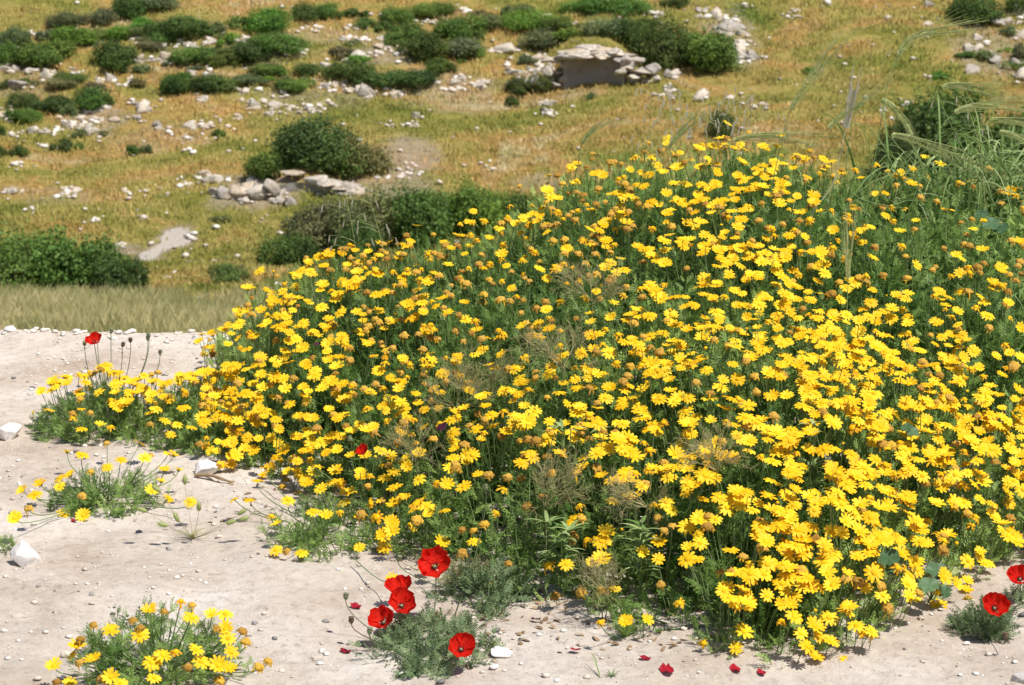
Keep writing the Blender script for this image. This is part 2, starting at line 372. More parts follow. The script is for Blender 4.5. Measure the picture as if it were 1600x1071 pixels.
ROCK_SMALL = [rock_tpl(340+i, sub=1, cuts=5) for i in range(4)]
# px, py, width px, height px, count, typical size px, flat?, where
CL = [(55,52,24,4,1,24,1,'top left corner'),(15,110,30,12,5,13,0,'far upper left edge'),(48,112,22,10,4,12,0,'far upper left edge'),(75,117,32,8,6,11,0,'far upper left edge'),(115,115,42,6,5,11,0,'far upper left edge'),
(35,137,48,8,4,22,1,'far left margin'),(220,65,42,8,6,12,1,'upper left scrub'),(260,72,42,10,6,11,0,'upper left scrub'),(295,70,24,8,4,12,0,'upper left scrub'),(328,66,30,12,5,15,0,'upper left scrub'),(345,50,18,8,3,11,0,'upper left scrub'),(385,64,62,10,9,13,0,'upper left scrub'),
(258,95,40,12,4,26,1,'upper left scrub'),(220,98,16,8,3,12,0,'upper left scrub'),(160,126,24,6,4,12,1,'slope left of the twin shrubs'),(193,130,54,14,10,11,0,'slope left of the twin shrubs'),(320,117,50,12,9,11,0,'ridge above the twin shrubs'),(380,142,58,10,11,15,1,'ledge right of the twin shrubs'),
(312,156,8,6,2,25,0,'open slope below the twin shrubs'),(445,146,6,4,1,17,0,'open slope below the twin shrubs'),(10,186,20,16,5,14,0,'far left edge heap'),(20,213,24,10,5,12,0,'far left edge heap'),(150,185,62,26,16,14,0,'left rock heap'),(112,197,40,14,9,13,0,'left rock heap'),(75,205,56,16,10,11,0,'left rock heap'),(140,205,44,8,5,16,0,'left rock heap'),(70,229,20,5,3,11,0,'left rock heap'),(165,168,26,10,5,11,1,'left rock heap'),
(212,163,6,3,1,14,0,'open left slope'),(228,172,12,4,2,22,0,'open left slope'),(212,186,6,3,1,18,0,'open left slope'),(245,198,10,6,2,11,0,'open left slope'),(268,208,10,5,2,16,1,'open left slope'),(310,197,46,14,12,12,0,'open left slope'),(357,200,6,3,1,9,0,'open left slope'),(372,182,22,6,3,16,1,'middle slope'),(412,170,46,22,9,19,0,'middle slope'),(385,160,18,8,3,12,0,'middle slope'),(480,172,60,14,14,11,0,'middle slope'),(505,161,20,8,3,14,1,'middle slope'),
(455,84,66,14,11,11,0,'upper middle scrub'),(487,45,32,6,5,12,1,'upper middle scrub'),(505,105,24,8,4,12,0,'upper middle scrub'),(522,137,50,14,11,12,0,'slope left of the long low shrub'),(290,217,8,4,2,8,0,'open left slope'),(323,218,6,3,1,8,0,'open left slope'),(302,239,5,3,1,11,0,'open left slope'),(155,222,6,3,1,8,0,'left rock heap'),(32,258,24,5,4,8,0,'lower left slope'),
(20,302,40,7,6,14,0,'two dark humped heaps on the lower left'),(100,303,48,18,14,11,0,'two dark humped heaps on the lower left'),(50,327,8,4,1,13,0,'lower left slope'),(225,341,5,3,1,13,0,'lower left slope'),(145,345,20,6,3,9,0,'lower left slope'),(190,384,16,5,4,9,0,'beside the bare patch'),(295,372,10,5,2,8,0,'beside the bare patch'),
(335,278,62,16,18,13,1,'stacked ledge left of the round tree-like shrub'),(385,298,56,22,12,26,0,'white boulders below the round shrub'),(372,312,40,24,10,17,0,'white boulders below the round shrub'),(440,312,62,20,14,13,0,'white boulders below the round shrub'),(292,290,36,10,6,10,1,'stacked ledge left of the round tree-like shrub'),(230,300,80,14,9,8,0,'lower left slope'),(530,293,60,14,12,13,0,'foot of the round shrub'),(550,290,24,8,3,26,1,'foot of the round shrub'),(620,268,80,36,22,9,0,'bare scree right of the round shrub'),
(555,45,34,8,6,11,0,'upper middle scrub'),(575,25,16,5,3,10,0,'upper middle scrub'),(680,35,42,4,5,13,1,'upper middle scrub'),(555,62,60,9,10,14,1,'upper middle scrub'),(600,60,32,8,4,12,1,'upper middle scrub'),(607,83,64,18,16,13,0,'outcrop above the long low shrub'),(545,93,30,6,4,15,1,'slope left of the long low shrub'),
(780,76,58,12,8,24,1,'flat ledge above the scree'),(850,27,20,6,3,13,0,'top middle'),(725,18,30,6,3,11,0,'top middle'),(925,43,30,3,3,24,1,'top middle'),(560,147,54,14,9,18,0,'slope left of the long low shrub'),(615,147,44,10,8,14,0,'foot of the long low shrub'),(720,133,94,22,26,11,0,'scree left of the small round shrub'),(758,130,22,10,5,15,0,'scree left of the small round shrub'),
(650,182,6,3,1,14,0,'open slope under the scree'),(648,195,8,3,1,20,1,'open slope under the scree'),(628,197,5,3,1,8,0,'open slope under the scree'),(605,197,5,3,1,8,0,'open slope under the scree'),(790,100,14,6,3,13,0,'left of the rock shelter'),(835,92,26,10,6,14,0,'left of the rock shelter'),(828,113,66,12,15,17,1,'left of the rock shelter'),(856,106,50,14,10,16,1,'left of the rock shelter'),(850,162,22,8,5,10,0,'below the small round shrub'),(852,178,40,6,6,9,0,'below the small round shrub'),
(1048,122,12,10,3,26,0,'beside the big dark shrub'),(1045,140,10,6,2,18,0,'beside the big dark shrub'),(1025,23,26,4,3,14,1,'top middle'),(1040,150,20,5,3,11,1,'beside the big dark shrub'),(1100,17,20,6,4,12,0,'outcrop right of the big dark shrub'),(1105,27,26,6,5,13,0,'outcrop right of the big dark shrub'),(1136,33,32,12,8,17,1,'outcrop right of the big dark shrub'),(1140,50,48,18,12,17,0,'outcrop right of the big dark shrub'),(1155,92,48,18,14,14,0,'outcrop right of the big dark shrub'),(1162,70,16,14,5,12,0,'outcrop right of the big dark shrub'),
(1094,155,8,3,1,24,0,'open slope above the daisies'),(1137,155,26,5,3,14,0,'open slope above the daisies'),(1187,165,18,5,3,10,0,'open slope above the daisies'),(1197,92,4,2,1,10,0,'open right slope'),(1296,5,12,4,2,15,0,'top right'),(1243,28,6,2,1,12,0,'open right slope'),(1230,28,6,2,1,10,0,'open right slope'),(1165,10,10,4,2,9,0,'outcrop right of the big dark shrub'),(1245,18,6,2,1,9,0,'open right slope'),(1388,29,5,2,1,12,0,'open right slope'),(1448,38,5,2,1,14,0,'open right slope'),(1452,10,6,2,1,15,0,'top right'),(1381,173,5,2,1,9,0,'open right slope'),(1415,163,6,3,1,14,0,'open right slope'),
(1577,30,50,26,14,17,1,'right edge outcrop'),(1590,54,28,8,5,25,1,'right edge outcrop'),(1527,62,5,2,1,15,0,'right edge outcrop'),(1519,76,34,12,8,13,0,'right edge outcrop'),(1541,70,10,5,2,14,0,'right edge outcrop'),(1515,111,8,4,1,25,0,'right edge outcrop'),(1554,97,8,6,1,28,0,'right edge outcrop'),(1570,108,10,5,2,22,0,'right edge outcrop'),(1592,103,10,6,2,27,0,'right edge outcrop'),(1596,124,8,6,2,20,0,'right edge outcrop'),(1540,90,24,6,4,15,0,'right edge outcrop')]
cand = []; rr = np.random.default_rng(55)
for (px, py, w, h, n, sz, flat, where) in CL:
    for i in range(n):
        if n == 1: q = (px, py)
        else:
            a = rr.random()*2*pi; e = math.sqrt(rr.random()); q = (px+cos(a)*e*w/2, py+sin(a)*e*h/2)
        cand.append((sz*(.95 if n == 1 else math.exp(rr.normal(-.12, .32))), q, flat, where, n))
cand.sort(key=lambda c: -c[0]); rest = Acc()
SHADES = [(1, 1, 1), (.83, .82, .82), (1, .92, .84), (.72, .73, .76), (1.08, 1.06, 1.03)]
seen = {}
for k, (sz, (px, py), flat, where, n) in enumerate(cand):
    p = ground(px, py); s = sz/2*proj(p)[2]/FPX; s *= 1.30
    spin = rr.random()*6.28; tilt = np.array([rr.normal(0, .12), rr.normal(0, .12)-.08, 1]); R = frames(tilt, spin)[0]
    p = p - [0, 0, s*.30]
    if k < 296:
        me = (SLABS if flat and rr.random() < .75 else ROCKS)[int(rr.integers(0, 4))]
        o = place('rock', me, None, (0, 0, 0), p, R, s*(1.0 if not flat else 1.15), SHADES[int(rr.integers(0, 5))])
        seen.setdefault((where, n == 1, 'slab' if me in SLABS else 'rock'), []).append((px, sz, o))
    else: rest.add(ROCK_SMALL[k % 4], R*s, p, .45+.55*rr.random())
for (where, single, kd), L in seen.items():
    word = 'flat pale limestone slab' if kd == 'slab' else 'pale rounded limestone rock'
    L.sort(key=lambda v: -v[1])
    rest_group = f'{kd}s, {where}'
    for i, (px, sz, o) in enumerate(L):
        if len(L) == 1: lab = f'{"lone" if single else "only"} {word}, {where}'
        elif i == 0: lab = f'largest {word} of several, {where}'
        elif i == 1 and len(L) == 2: lab = f'smaller {word} of two, {where}'
        elif i == 1: lab = f'second largest {word}, {where}'
        else: lab = f'smaller {word} among its neighbours, {where}'
        tag(o, lab, 'rock', rest_group if len(L) > 1 else None)
for i in range(1500):                                          # crumbs of stone round the outcrops
    c = CL[int(rr.integers(0, len(CL)))]; a = rr.random()*6.28; e = 1.5*rr.random()
    p = ground(c[0]+cos(a)*e*(c[2]+12)/2, c[1]+sin(a)*e*(c[3]+8)/2) if i < 700 else np.array([(rr.random()*2-1)*25, 72+rr.random()*50, 0])
    p[2] = T(p[0], p[1]); rest.add(ROCK_SMALL[i % 4], frames([0, 0, 1], rr.random()*6)[0]*(.04+.13*rr.random()**2), p, .4+.6*rr.random())
tag(link('scree', rest.mesh('scree', [M_GRAVEL])), 'small pale stones strewn over the far slope', 'stones', kind='stuff')

# rock shelters: a smooth grey face under overhanging slabs
def shelter(px, py, wpx, hpx, label, over=.25, nslab=26):
    c = ground(px, py); d = proj(c)[2]; w = wpx*d/FPX; h = hpx*d/FPX*1.02
    t = thing('rock_shelter', c, label, 'rock face')
    V = []; F = []; nx, nz = 26, 12
    for j in range(nz+1):
        for i in range(nx+1):
            u = i/nx*2-1; v = j/nz
            V.append([u*w/2, .5*(1-u*u)*.9+.10*vn(u*3., v*3., 1, 5)+v*.02, v*h*(1.05-.15*u*u)-.15])
    for j in range(nz):
        for i in range(nx): a = j*(nx+1)+i; F.append((a, a+1, a+nx+2, a+nx+1))
    A = Acc(); A.add(Tpl(V, F)); 
    V2 = np.array(V)+[0, 1.2, 0]; A.add(Tpl(V2, [f[::-1] for f in F]))
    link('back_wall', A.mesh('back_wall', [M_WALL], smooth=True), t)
    r = np.random.default_rng(int(px))
    for i in range(nslab):
        u = (r.random()*2-1)*1.25; lay = i % 3
        place('roof_slab', SLABS[i % 4], t, c, c+[u*w*.5, .45-over*(.9-.3*lay)*(1-.3*abs(u))+.3*lay*r.random(), h*.90+.10*lay+.04*r.random()-.22*u*u], frames([r.normal(0, .05), r.normal(0, .05), 1], r.random()*.8-.4+pi*(i % 2))[0],
              (w*(.27-.05*lay)*(.7+.6*r.random()), .7, .6*(1+.5*r.random())), SHADES[i % 5])
    for sx in (-1, 1):
        for k in range(16):
            e = .17*k*(1 if sx < 0 else .6)
            q = c+[sx*(w/2-.12+e), -.2+.6*r.random()+.15*e, 0]; q[2] = max(float(T(q[0], q[1])), c[2]+h*(.95*r.random())*max(0, 1-e/2.2))+.1
            place('side_rock', (ROCKS+SLABS)[(k*5) % 12], t, c, q-[0, 0, .2], frames([0, 0, 1], r.random()*6)[0], .24+.26*r.random(), SHADES[k % 5])
shelter(928, 137, 96, 50, 'rock shelter with smooth grey back wall under overhanging limestone slabs')
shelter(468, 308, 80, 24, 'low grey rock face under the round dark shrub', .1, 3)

# ------------------------------------------------------------------ shrubs
def shrub_meshes(seed, n, ls, lumps, h):
    r = np.random.default_rng(seed); C = []
    for i in range(lumps):
        a = r.random()*2*pi; e = .36*math.sqrt(r.random()); rad_ = .07+.15*r.random(); z = rad_*.6+r.random()*max(.05, (h-.25)*(1-e*1.7)); C.append([cos(a)*e, sin(a)*e*.9, z, rad_])
    C = np.array(C); C[:, 2] = np.minimum(C[:, 2], h-C[:, 3]*.8)
    sz = .5/(np.abs(C[:, 0])+C[:, 3]).max(); C[:, :2] *= sz; C[:, 3] *= sz**.5
    lt = r.normal(0, .17, lumps); k = r.choice(len(C), n, p=C[:, 3]**2/(C[:, 3]**2).sum()); d = r.normal(size=(n, 3)); d /= np.linalg.norm(d, axis=1, keepdims=True)
    wob = 1+1.1*(vn(d[:, 0]*3+k*7., d[:, 1]*3+d[:, 2]*4, 1, seed)+.6*vn(d[:, 0]*7+k*3., d[:, 1]*7+d[:, 2]*9, 1, seed+1))
    q = C[k, :3]+d*(C[k, 3]*wob*(.62+.42*r.random(n)+.45*r.random(n)**5))[:, None]
    ins = np.zeros(n)
    for c in C: ins += (np.linalg.norm(q-c[:3], axis=1) < c[3]*.6)
    ok = (ins == 0) & (q[:, 2] > -.02); q, d, k = q[ok], d[ok], k[ok]; m = len(q)
    leaf = Tpl([(-.5, -.3, 0), (.1, -.5, .15), (.5, .2, 0), (-.1, .5, .15), (.0, .0, -.05), (.6, .6, .3), (-.6, .4, .35)], [(0, 1, 4), (1, 2, 4), (2, 3, 4), (3, 0, 4), (2, 5, 3), (3, 6, 0)])
    R = frames(d*.7+r.normal(0, .5, (m, 3))+[0, 0, .35], r.random(m)*6.28)*(ls*(.6+.9*r.random(m)))[:, None, None]
    A = Acc(); A.add(leaf, R, q, np.clip(.42+lt[k]+.2*r.normal(size=m), 0, 1)); B = Acc()
    for c in C: B.tube(bez((c[0]*.15, c[1]*.15, -.03), (c[0]*.5, c[1]*.5, c[2]*.3), c[:3]+[0, 0, c[3]*.4], 6), .014, .004, k=4)
    return A.mesh('foliage', [M_BUSH]), B.mesh('branches', [M_BARK])
BIG = [shrub_meshes(400+i, 17000, .019, 14+2*i, .62) for i in range(6)]
SMALL = [shrub_meshes(420+i, 3600, .042, 6+i, .6) for i in range(4)]
DK, MD, BR, GY, BN = (.085, .135, .040), (.115, .185, .050), (.14, .25, .050), (.165, .195, .105), (.18, .18, .09)
BU = [(200,-4,33,52,DK),(243,-6,22,60,GY),(157,14,43,48,GY),(103,23,48,57,GY),(22,47,80,55,GY),(10,68,102,50,MD),(60,75,103,74,MD),(118,42,73,60,BR),(80,63,110,88,MD),(187,40,63,48,BR),(187,63,113,72,DK),(142,43,68,48,MD),
(225,28,53,45,BR),(283,25,68,96,MD),(250,50,73,46,MD),(328,33,55,34,GY),(420,18,55,70,BR),(380,27,48,34,MD),(483,8,35,46,DK),(517,8,33,46,MD),(355,54,74,34,BR),(303,75,103,66,MD),(353,76,108,52,MD),(395,68,101,62,DK),(443,58,88,76,MD),
(413,104,122,56,MD),(403,121,136,66,GY),(480,102,122,44,MD),(463,123,146,56,MD),(523,97,128,42,MD),(272,115,150,42,DK),(332,115,150,66,DK),(150,140,174,64,DK),(83,127,143,60,GY),(113,117,130,46,MD),(37,146,172,42,DK),(83,150,180,56,DK),(47,172,193,46,MD),(109,166,184,32,GY),
(14,170,190,32,MD),(92,215,240,33,DK),(30,229,245,28,DK),(118,223,235,17,MD),(203,225,242,23,DK),(230,227,240,19,GY),(343,201,215,22,MD),(2,198,214,17,DK),(2,229,246,16,DK),(7,124,140,20,DK),(122,203,215,26,GY),(165,204,214,22,GY),
(560,12,28,34,MD),(620,10,40,44,MD),(673,7,30,64,MD),(603,33,54,32,DK),(660,52,100,70,DK),(633,38,78,62,MD),(725,30,70,76,MD),(720,60,93,70,GY),(690,93,118,54,DK),(560,101,137,62,MD),(625,105,143,90,DK),(817,23,52,76,BR),(765,22,48,46,GY),(787,7,25,22,GY),(817,9,23,28,GY),(883,30,53,60,MD),(855,52,82,76,GY),(917,0,28,70,MD),(980,0,28,66,MD),(945,28,62,62,GY),(985,30,80,68,DK),(1050,28,112,80,DK),(1095,42,118,92,MD),(1020,45,95,60,DK),(1055,-4,15,42,DK),
(827,122,155,64,DK),(805,151,167,26,DK),(822,88,102,26,GY),(917,143,156,19,GY),(540,78,90,32,GY),
(488,186,272,150,DK),(430,228,283,92,MD),(555,206,282,104,BN),(520,216,286,110,MD),(500,310,395,120,GY),(448,355,428,88,DK),(580,298,405,120,BN),(655,290,395,120,MD),(735,280,375,120,BR),(785,290,352,90,MD),(560,340,430,90,DK),(362,414,452,78,MD),
(40,362,470,150,MD),(118,350,472,150,MD),(185,388,468,86,DK),(1521,-8,43,88,DK),(1592,-6,24,40,DK),(1126,172,220,40,DK),(1500,138,280,190,DK),(1412,190,290,100,DK),(1585,165,270,110,MD),(1577,42,58,22,GY),(1598,66,92,24,GY),(1261,103,117,18,BR),(1470,112,127,22,BR)]
_r = np.random.default_rng(12)
for (x0, x1, y0, y1, n) in ((0, 250, 55, 110, 16), (250, 480, 40, 135, 16), (0, 250, 115, 185, 10), (500, 760, 20, 110, 14), (880, 1010, 20, 70, 5), (1500, 1600, 50, 120, 5), (330, 620, 285, 440, 6), (640, 760, 300, 380, 3)):
    for _ in range(n):
        px, py = x0+(x1-x0)*_r.random(), y0+(y1-y0)*_r.random(); w = 18+26*_r.random(); BU.append((px, py-w*(.28+.2*_r.random()), py, w, (GY, MD, GY, BR, BN)[int(_r.integers(0, 5))]))
def barea(px, py):
    if py > 300: return 'beyond the left end of the daisy mound' if px > 330 else 'in the hollow at far left'
    if py > 175 and 400 < px < 620: return 'in the round thicket above the grey rock'
    if px > 1350 and py > 60: return 'behind the grasses at the right edge'
    if px > 1350: return 'in the top right corner'
    if px > 1100: return 'on the open right slope'
    if py > 195 and px < 380: return 'on the golden lower left slope'
    if px > 790: return 'round the rock shelter' if py > 50 else 'along the top above the rock shelter'
    if px > 520: return 'in the middle of the slope' if py > 60 else 'at the top middle of the slope'
    if px > 255: return 'in the middle left scrub' if py > 76 else 'in the upper left scrub'
    return 'in the top left corner' if py < 112 else 'on the left slope below corner scrub'
CN = {DK: 'dark green', MD: 'mid green', BR: 'bright green', GY: 'grey green', BN: 'brownish green'}
def py_(a, b): return (a+b)/2
def ordinal(i):
    if i < 18: return ORD[i]
    i += 1; return {2: 'twenty', 3: 'thirty', 4: 'forty', 5: 'fifty', 1: 'nineteenth'}[i//10] + ('' if i < 20 else 'th' if i % 10 == 0 else '-'+['', 'first', 'second', 'third', 'fourth', 'fifth', 'sixth', 'seventh', 'eighth', 'ninth'][i % 10])
groups = {}; rs = np.random.default_rng(66)
for i, (px, top, bot, w, c) in enumerate(BU):
    w_ = w*(1.2 if py_(top, bot) < 175 else 1.06); p = ground(px, bot-.12*w_); s = proj(p)[2]/FPX; W = w_*s; Hh = (bot-.12*w_-top)*s*1.02+W*(.10 if w < 80 else .02)
    lst = BIG if w > 38 else SMALL; fo, br = lst[int(rs.integers(0, len(lst)))]
    t = thing('shrub', p-[0, 0, .05], 'x', 'shrub', 'shrubs '+barea(px, (top+bot)/2))
    zs = Hh/.6; R = frames([0, 0, 1], rs.random()*6.28)[0]; cc = tuple(v*(.9+.25*rs.random()) for v in c)
    place('foliage', fo, t, (0, 0, 0), (0, 0, 0), R, (W, W*1.0, zs), cc); place('branches', br, t, (0, 0, 0), (0, 0, 0), R, (W, W, zs))
    groups.setdefault(barea(px, (top+bot)/2), []).append((px, w, t, CN[c]))
ORDN = ['', 'one', 'two']
ORD = 'leftmost second third fourth fifth sixth seventh eighth ninth tenth eleventh twelfth thirteenth fourteenth fifteenth sixteenth seventeenth eighteenth'.split()
for ar, L in groups.items():
    L.sort(key=lambda v: v[0])
    for i, (px, w, t, cn) in enumerate(L):
        size = 'large' if w > 84 else 'small' if w < 36 else 'middling'
        where = 'rightmost' if i == len(L)-1 else ordinal(i)+(' from left' if i else '')
        t['label'] = f'{size} {cn} shrub {ar}, {where} there'

# ------------------------------------------------------------------ leaves, shoots, flowers
def leaf_tpl(seed, n=5, L=1., fine=True):
    r = np.random.default_rng(seed); V = []; F = []
    def tri(a, b, c): k = len(V); V.extend([a, b, c]); F.append((k, k+1, k+2))
    def z(s): return .30*s-.42*s*s
    for a, b in ((0, .33), (.33, .66), (.66, 1)):
        k = len(V); wa, wb = .022*(1.2-a), .022*(1.2-b)
        V.extend([(-wa, a, z(a)), (wa, a, z(a)), (wb, b, z(b)), (-wb, b, z(b))]); F.append((k, k+1, k+2, k+3))
    for i, s in enumerate(np.linspace(.22, .95, n)):
        for sg in (-1, 1):
            ln = .36*(math.sin(pi*(.22+.7*s))**.8)*(.8+.4*r.random()); an = rad(48-14*s+r.normal(0, 7)); dx, dy = sg*math.sin(an), math.cos(an)
            zz = z(s); e = r.normal(0, .05); o = np.array([0, s, zz]); d = np.array([dx, dy, .12+e]); nrm = np.array([-dy, dx, 0])*sg
            wd = 1. if fine else 1.9
            tri(o-nrm*.042*wd, o+nrm*.05*wd, o+d*ln)
            for f, ll in (((.55, .5),) if fine else ()):
                for s2 in (-1, 1):
                    q = o+d*ln*f; dd = d*.75+nrm*s2*.75; tri(q-d*.04, q+d*.05, q+dd*ln*ll*(.8+.4*r.random()))
    tri(np.array([-.03, .95, z(.95)]), np.array([.03, .95, z(.95)]), np.array([0, 1.12, z(1.1)]))
    V = np.array(V)*L; return Tpl(V, F)
LEAVES = [leaf_tpl(500+i) for i in range(3)]
COARSE = [leaf_tpl(510+i, 5, 1.1, False) for i in range(3)]
def shoot_tpl(seed, h=.115, nl=11, lmin=.028, lmax=.05, mi=0, ms=1, stem_r=.0016, LV=None):
    r = np.random.default_rng(seed); A = Acc(); bend = r.normal(0, .12, 2)*h
    pts = bez((0, 0, -h), (0, 0, -h*.4), (bend[0], bend[1], 0), 5); A.tube(pts, stem_r, stem_r*.6, ms)
    for i in range(nl):
        u = (i+.5)/nl; p = pts[0]*(1-u)+pts[-1]*u; az = i*2.4+r.normal(0, .3); el = rad(12+42*u+r.normal(0, 13)); l = (lmax+(lmin-lmax)*u)*(.8+.4*r.random())
        y = np.array([cos(az)*cos(el), sin(az)*cos(el), sin(el)]); x = np.array([-sin(az), cos(az), 0])+r.normal(0, .2, 3); x -= y*(x@y); x /= np.linalg.norm(x); zz = np.cross(x, y)
        A.add((LV or LEAVES)[i % 3], np.stack([x, y, zz], 1)*l, p, .5, m=mi)
    T_ = Tpl(np.zeros((1, 3)), [(0,)]); T_.V = np.concatenate(A.V); T_.loops = np.concatenate(A.L); T_.sizes = np.concatenate(A.S); T_.m = np.concatenate(A.M); return T_
SHOOTS = [shoot_tpl(520+i, nl=10, lmin=.026, lmax=.05) for i in range(6)]
UNDER = [shoot_tpl(550+i, .15, 10, .04, .06, LV=COARSE) for i in range(6)]
LOWSH = [shoot_tpl(530+i, .06, 8, .02, .036) for i in range(4)]

def petal(V, F, M, az, r0, L, w, cup, droop, r, m=0, curl=0):
    st = [0, .25, .6, .88, 1]; ws = [.42, .82, 1, .78, .34]; k = len(V); ca, sa = cos(az), sin(az); tw = r.normal(0, .12)
    for s, wd in zip(st, ws):
        rr_ = r0+L*(s-curl*s*s*.4); z = L*(cup*s-droop*s*s)
        for c in (-1, 0, 1):
            y = c*w*wd/2; zz = z+abs(c)*w*.10*(1-s*.4)+c*tw*w*s
            V.append((rr_*ca-y*sa, rr_*sa+y*ca, zz))
    for i in range(4):
        for j in range(2): a = k+i*3+j; F.append((a, a+3, a+4, a+1)); M.append(m)
def dome(V, F, M, R, H, z0, rings, seg, m, r, jit=.06):
    k = len(V)
    for i in range(rings):
        a = i/rings*pi/2
        for j in range(seg):
            t = 2*pi*(j+.5*(i % 2))/seg; q = 1+jit*r.normal(); V.append((R*cos(a)*cos(t)*q, R*cos(a)*sin(t)*q, z0+H*sin(a)*q))
    V.append((0, 0, z0+H*.96)); top = len(V)-1
    for i in range(rings-1):
        for j in range(seg):
            a, b = k+i*seg+j, k+i*seg+(j+1) % seg; F.append((a, b, b+seg, a+seg)); M.append(m)
    for j in range(seg): F.append((k+(rings-1)*seg+j, k+(rings-1)*seg+(j+1) % seg, top)); M.append(m)
def cup_(V, F, M, R, D, m, seg=8):
    k = len(V)
    for rr_, z in ((R, 0), (R*.85, -D*.6), (.0014, -D)):
        for j in range(seg): V.append((rr_*cos(2*pi*j/seg), rr_*sin(2*pi*j/seg), z))
    for i in range(2):
        for j in range(seg): a, b = k+i*seg+j, k+i*seg+(j+1) % seg; F.append((b, a, a+seg, b+seg)); M.append(m)
def tomesh(name, V, F, M, mats, smooth=False):
    A = Acc(); A.add(Tpl(V, F, M)); return A.mesh(name, mats, smooth=smooth)
def fresh(seed, disc):
    r = np.random.default_rng(seed); V, F, M = [], [], []; n = int(r.integers(11, 15)); cup = .12+.68*r.random()
    for i in range(n): petal(V, F, M, 2*pi*(i+r.normal(0, .10))/n, .0042, .0156*(.86+.2*r.random()), .0069*(.82+.25*r.random()), cup+r.normal(0, .06), .22+.1*r.random(), r)
    cup_(V, F, M, .0062, .0055, 1)
    if disc: dome(V, F, M, .0057, .0026, .0006, 3, 10, 2, r)
    return tomesh('flower', V, F, M, [M_PETAL, M_STEM, M_DISC])
def disc_mesh(seed):
    r = np.random.default_rng(seed); V, F, M = [], [], []; dome(V, F, M, .0057, .0027, .0006, 4, 14, 0, r, .07); return tomesh('flower_centre', V, F, M, [M_DISC])
def aged(seed):
    r = np.random.default_rng(seed); V, F, M = [], [], []; n = int(r.integers(8, 12))
    for i in range(n): petal(V, F, M, 2*pi*(i+r.normal(0, .25))/n, .0052, .0110*(.7+.5*r.random()), .0058*(.6+.5*r.random()), .1+r.normal(0, .3), .45+.4*r.random(), r, 0, .5)
    dome(V, F, M, .0072, .0055, .0, 4, 10, 1, r, .08); cup_(V, F, M, .0065, .0055, 2)
    return tomesh('ageing_flower', V, F, M, [M_AGED, M_DISC, M_STEM])
def spent(seed):
    r = np.random.default_rng(seed); V, F, M = [], [], []
    dome(V, F, M, .0096, .0070, -.001, 6, 15, 0, r, .13)
    for i in range(int(r.integers(7, 13))): petal(V, F, M, r.random()*6.28, .0080, .0062*(.4+.9*r.random()), .0030, -.1+r.normal(0, .3), .55+.6*r.random(), r, 1, .7)
    cup_(V, F, M, .0082, .0055, 2)
    return tomesh('spent_flower', V, F, M, [M_OCHRE, M_AGED if seed % 2 else M_OCHRE, M_STEM])
def bud(seed):
    r = np.random.default_rng(seed); V, F, M = [], [], []; dome(V, F, M, .0045, .0045, 0, 3, 8, 0, r, .03); cup_(V, F, M, .0046, .005, 1); return tomesh('flower_bud', V, F, M, [M_DISC, M_STEM])
FRESH_A = [fresh(600+i, False) for i in range(7)]; FRESH_B = [fresh(620+i, True) for i in range(6)]; DISCS = [disc_mesh(630+i) for i in range(3)]
AGED = [aged(640+i) for i in range(5)]; SPENT = [spent(650+i) for i in range(6)]; BUDS = [bud(660)]

# ------------------------------------------------------------------ the daisy mound
QF = [(300,735),(340,742),(430,742),(500,800),(560,850),(640,895),(760,925),(860,940),(960,985),(1060,1005),(1100,1030),(1200,1040),(1300,1038),(1360,1020),(1430,975),(1500,925),(1600,880),(1750,850),(2100,800)]
QR = [(300,565,6.1),(340,515,6.15),(400,480,6.25),(450,450,6.3),(500,440,6.4),(600,420,6.5),(650,397,6.5),(700,368,6.55),(750,350,6.6),(800,318,6.6),(850,292,6.6),(900,278,6.65),(1000,262,6.7),(1050,243,6.7),(1100,232,6.7),(1200,230,6.7),(1250,248,6.7),(1300,265,6.7),(1350,280,6.7),(1450,287,6.7),(1600,292,6.7),(1750,330,6.7),(2100,360,6.7)]
def yrow(r): return CAM_Z/np.tan(PITCH+np.arctan((np.asarray(r, float)-535.5)/FPX))
qf = np.array(QF, float); F_q = qf[:, 0]; F_y = yrow(qf[:, 1])
qr = np.array(QR, float); R_q = qr[:, 0]; R_y = qr[:, 2]; R_z = CAM_Z-R_y*np.tan(PITCH+np.arctan((qr[:, 1]-535.5)/FPX))
def canopy(x, y):
    x = np.asarray(x, float); y = np.asarray(y, float)
    q = 800+FPX*x/(.974*y+.30); y0 = np.interp(q, F_q, F_y)+.05*vn(x, y, .16, 81); yr = np.interp(q, R_q, R_y); H = np.interp(q, R_q, R_z)
    t = np.clip((y-y0)/(yr-y0), 0, 1); t2 = np.clip((y-yr)/.75, 0, 1)
    g = np.where(y < yr, .22*np.minimum(1, t*9)**.6+.78*(1-(1-t)**1.55), 1-t2**2)
    edge = np.clip((q-(318+14*vn(x, y, .12, 82)))/70, 0, 1)**.5*np.clip((2050-q)/60, 0, 1)
    z = H*g*edge+(.075*fbm(x, y, .30, 83, 3)+.045*vn(x, y, .11, 84))*np.minimum(1, g*3)*edge
    ok = (y > y0) & (t2 < 1) & (edge > 0)
    return np.where(ok, np.maximum(z, .03), -9.)
def normal(f, x, y, e=.03):
    dx = (f(x+e, y)-f(x-e, y))/(2*e); dy = (f(x, y+e)-f(x, y-e))/(2*e)
    n = np.stack([-np.clip(dx, -2, 2), -np.clip(dy, -2, 2), np.ones_like(np.asarray(x, float))], -1); return n/np.linalg.norm(n, axis=-1, keepdims=True)
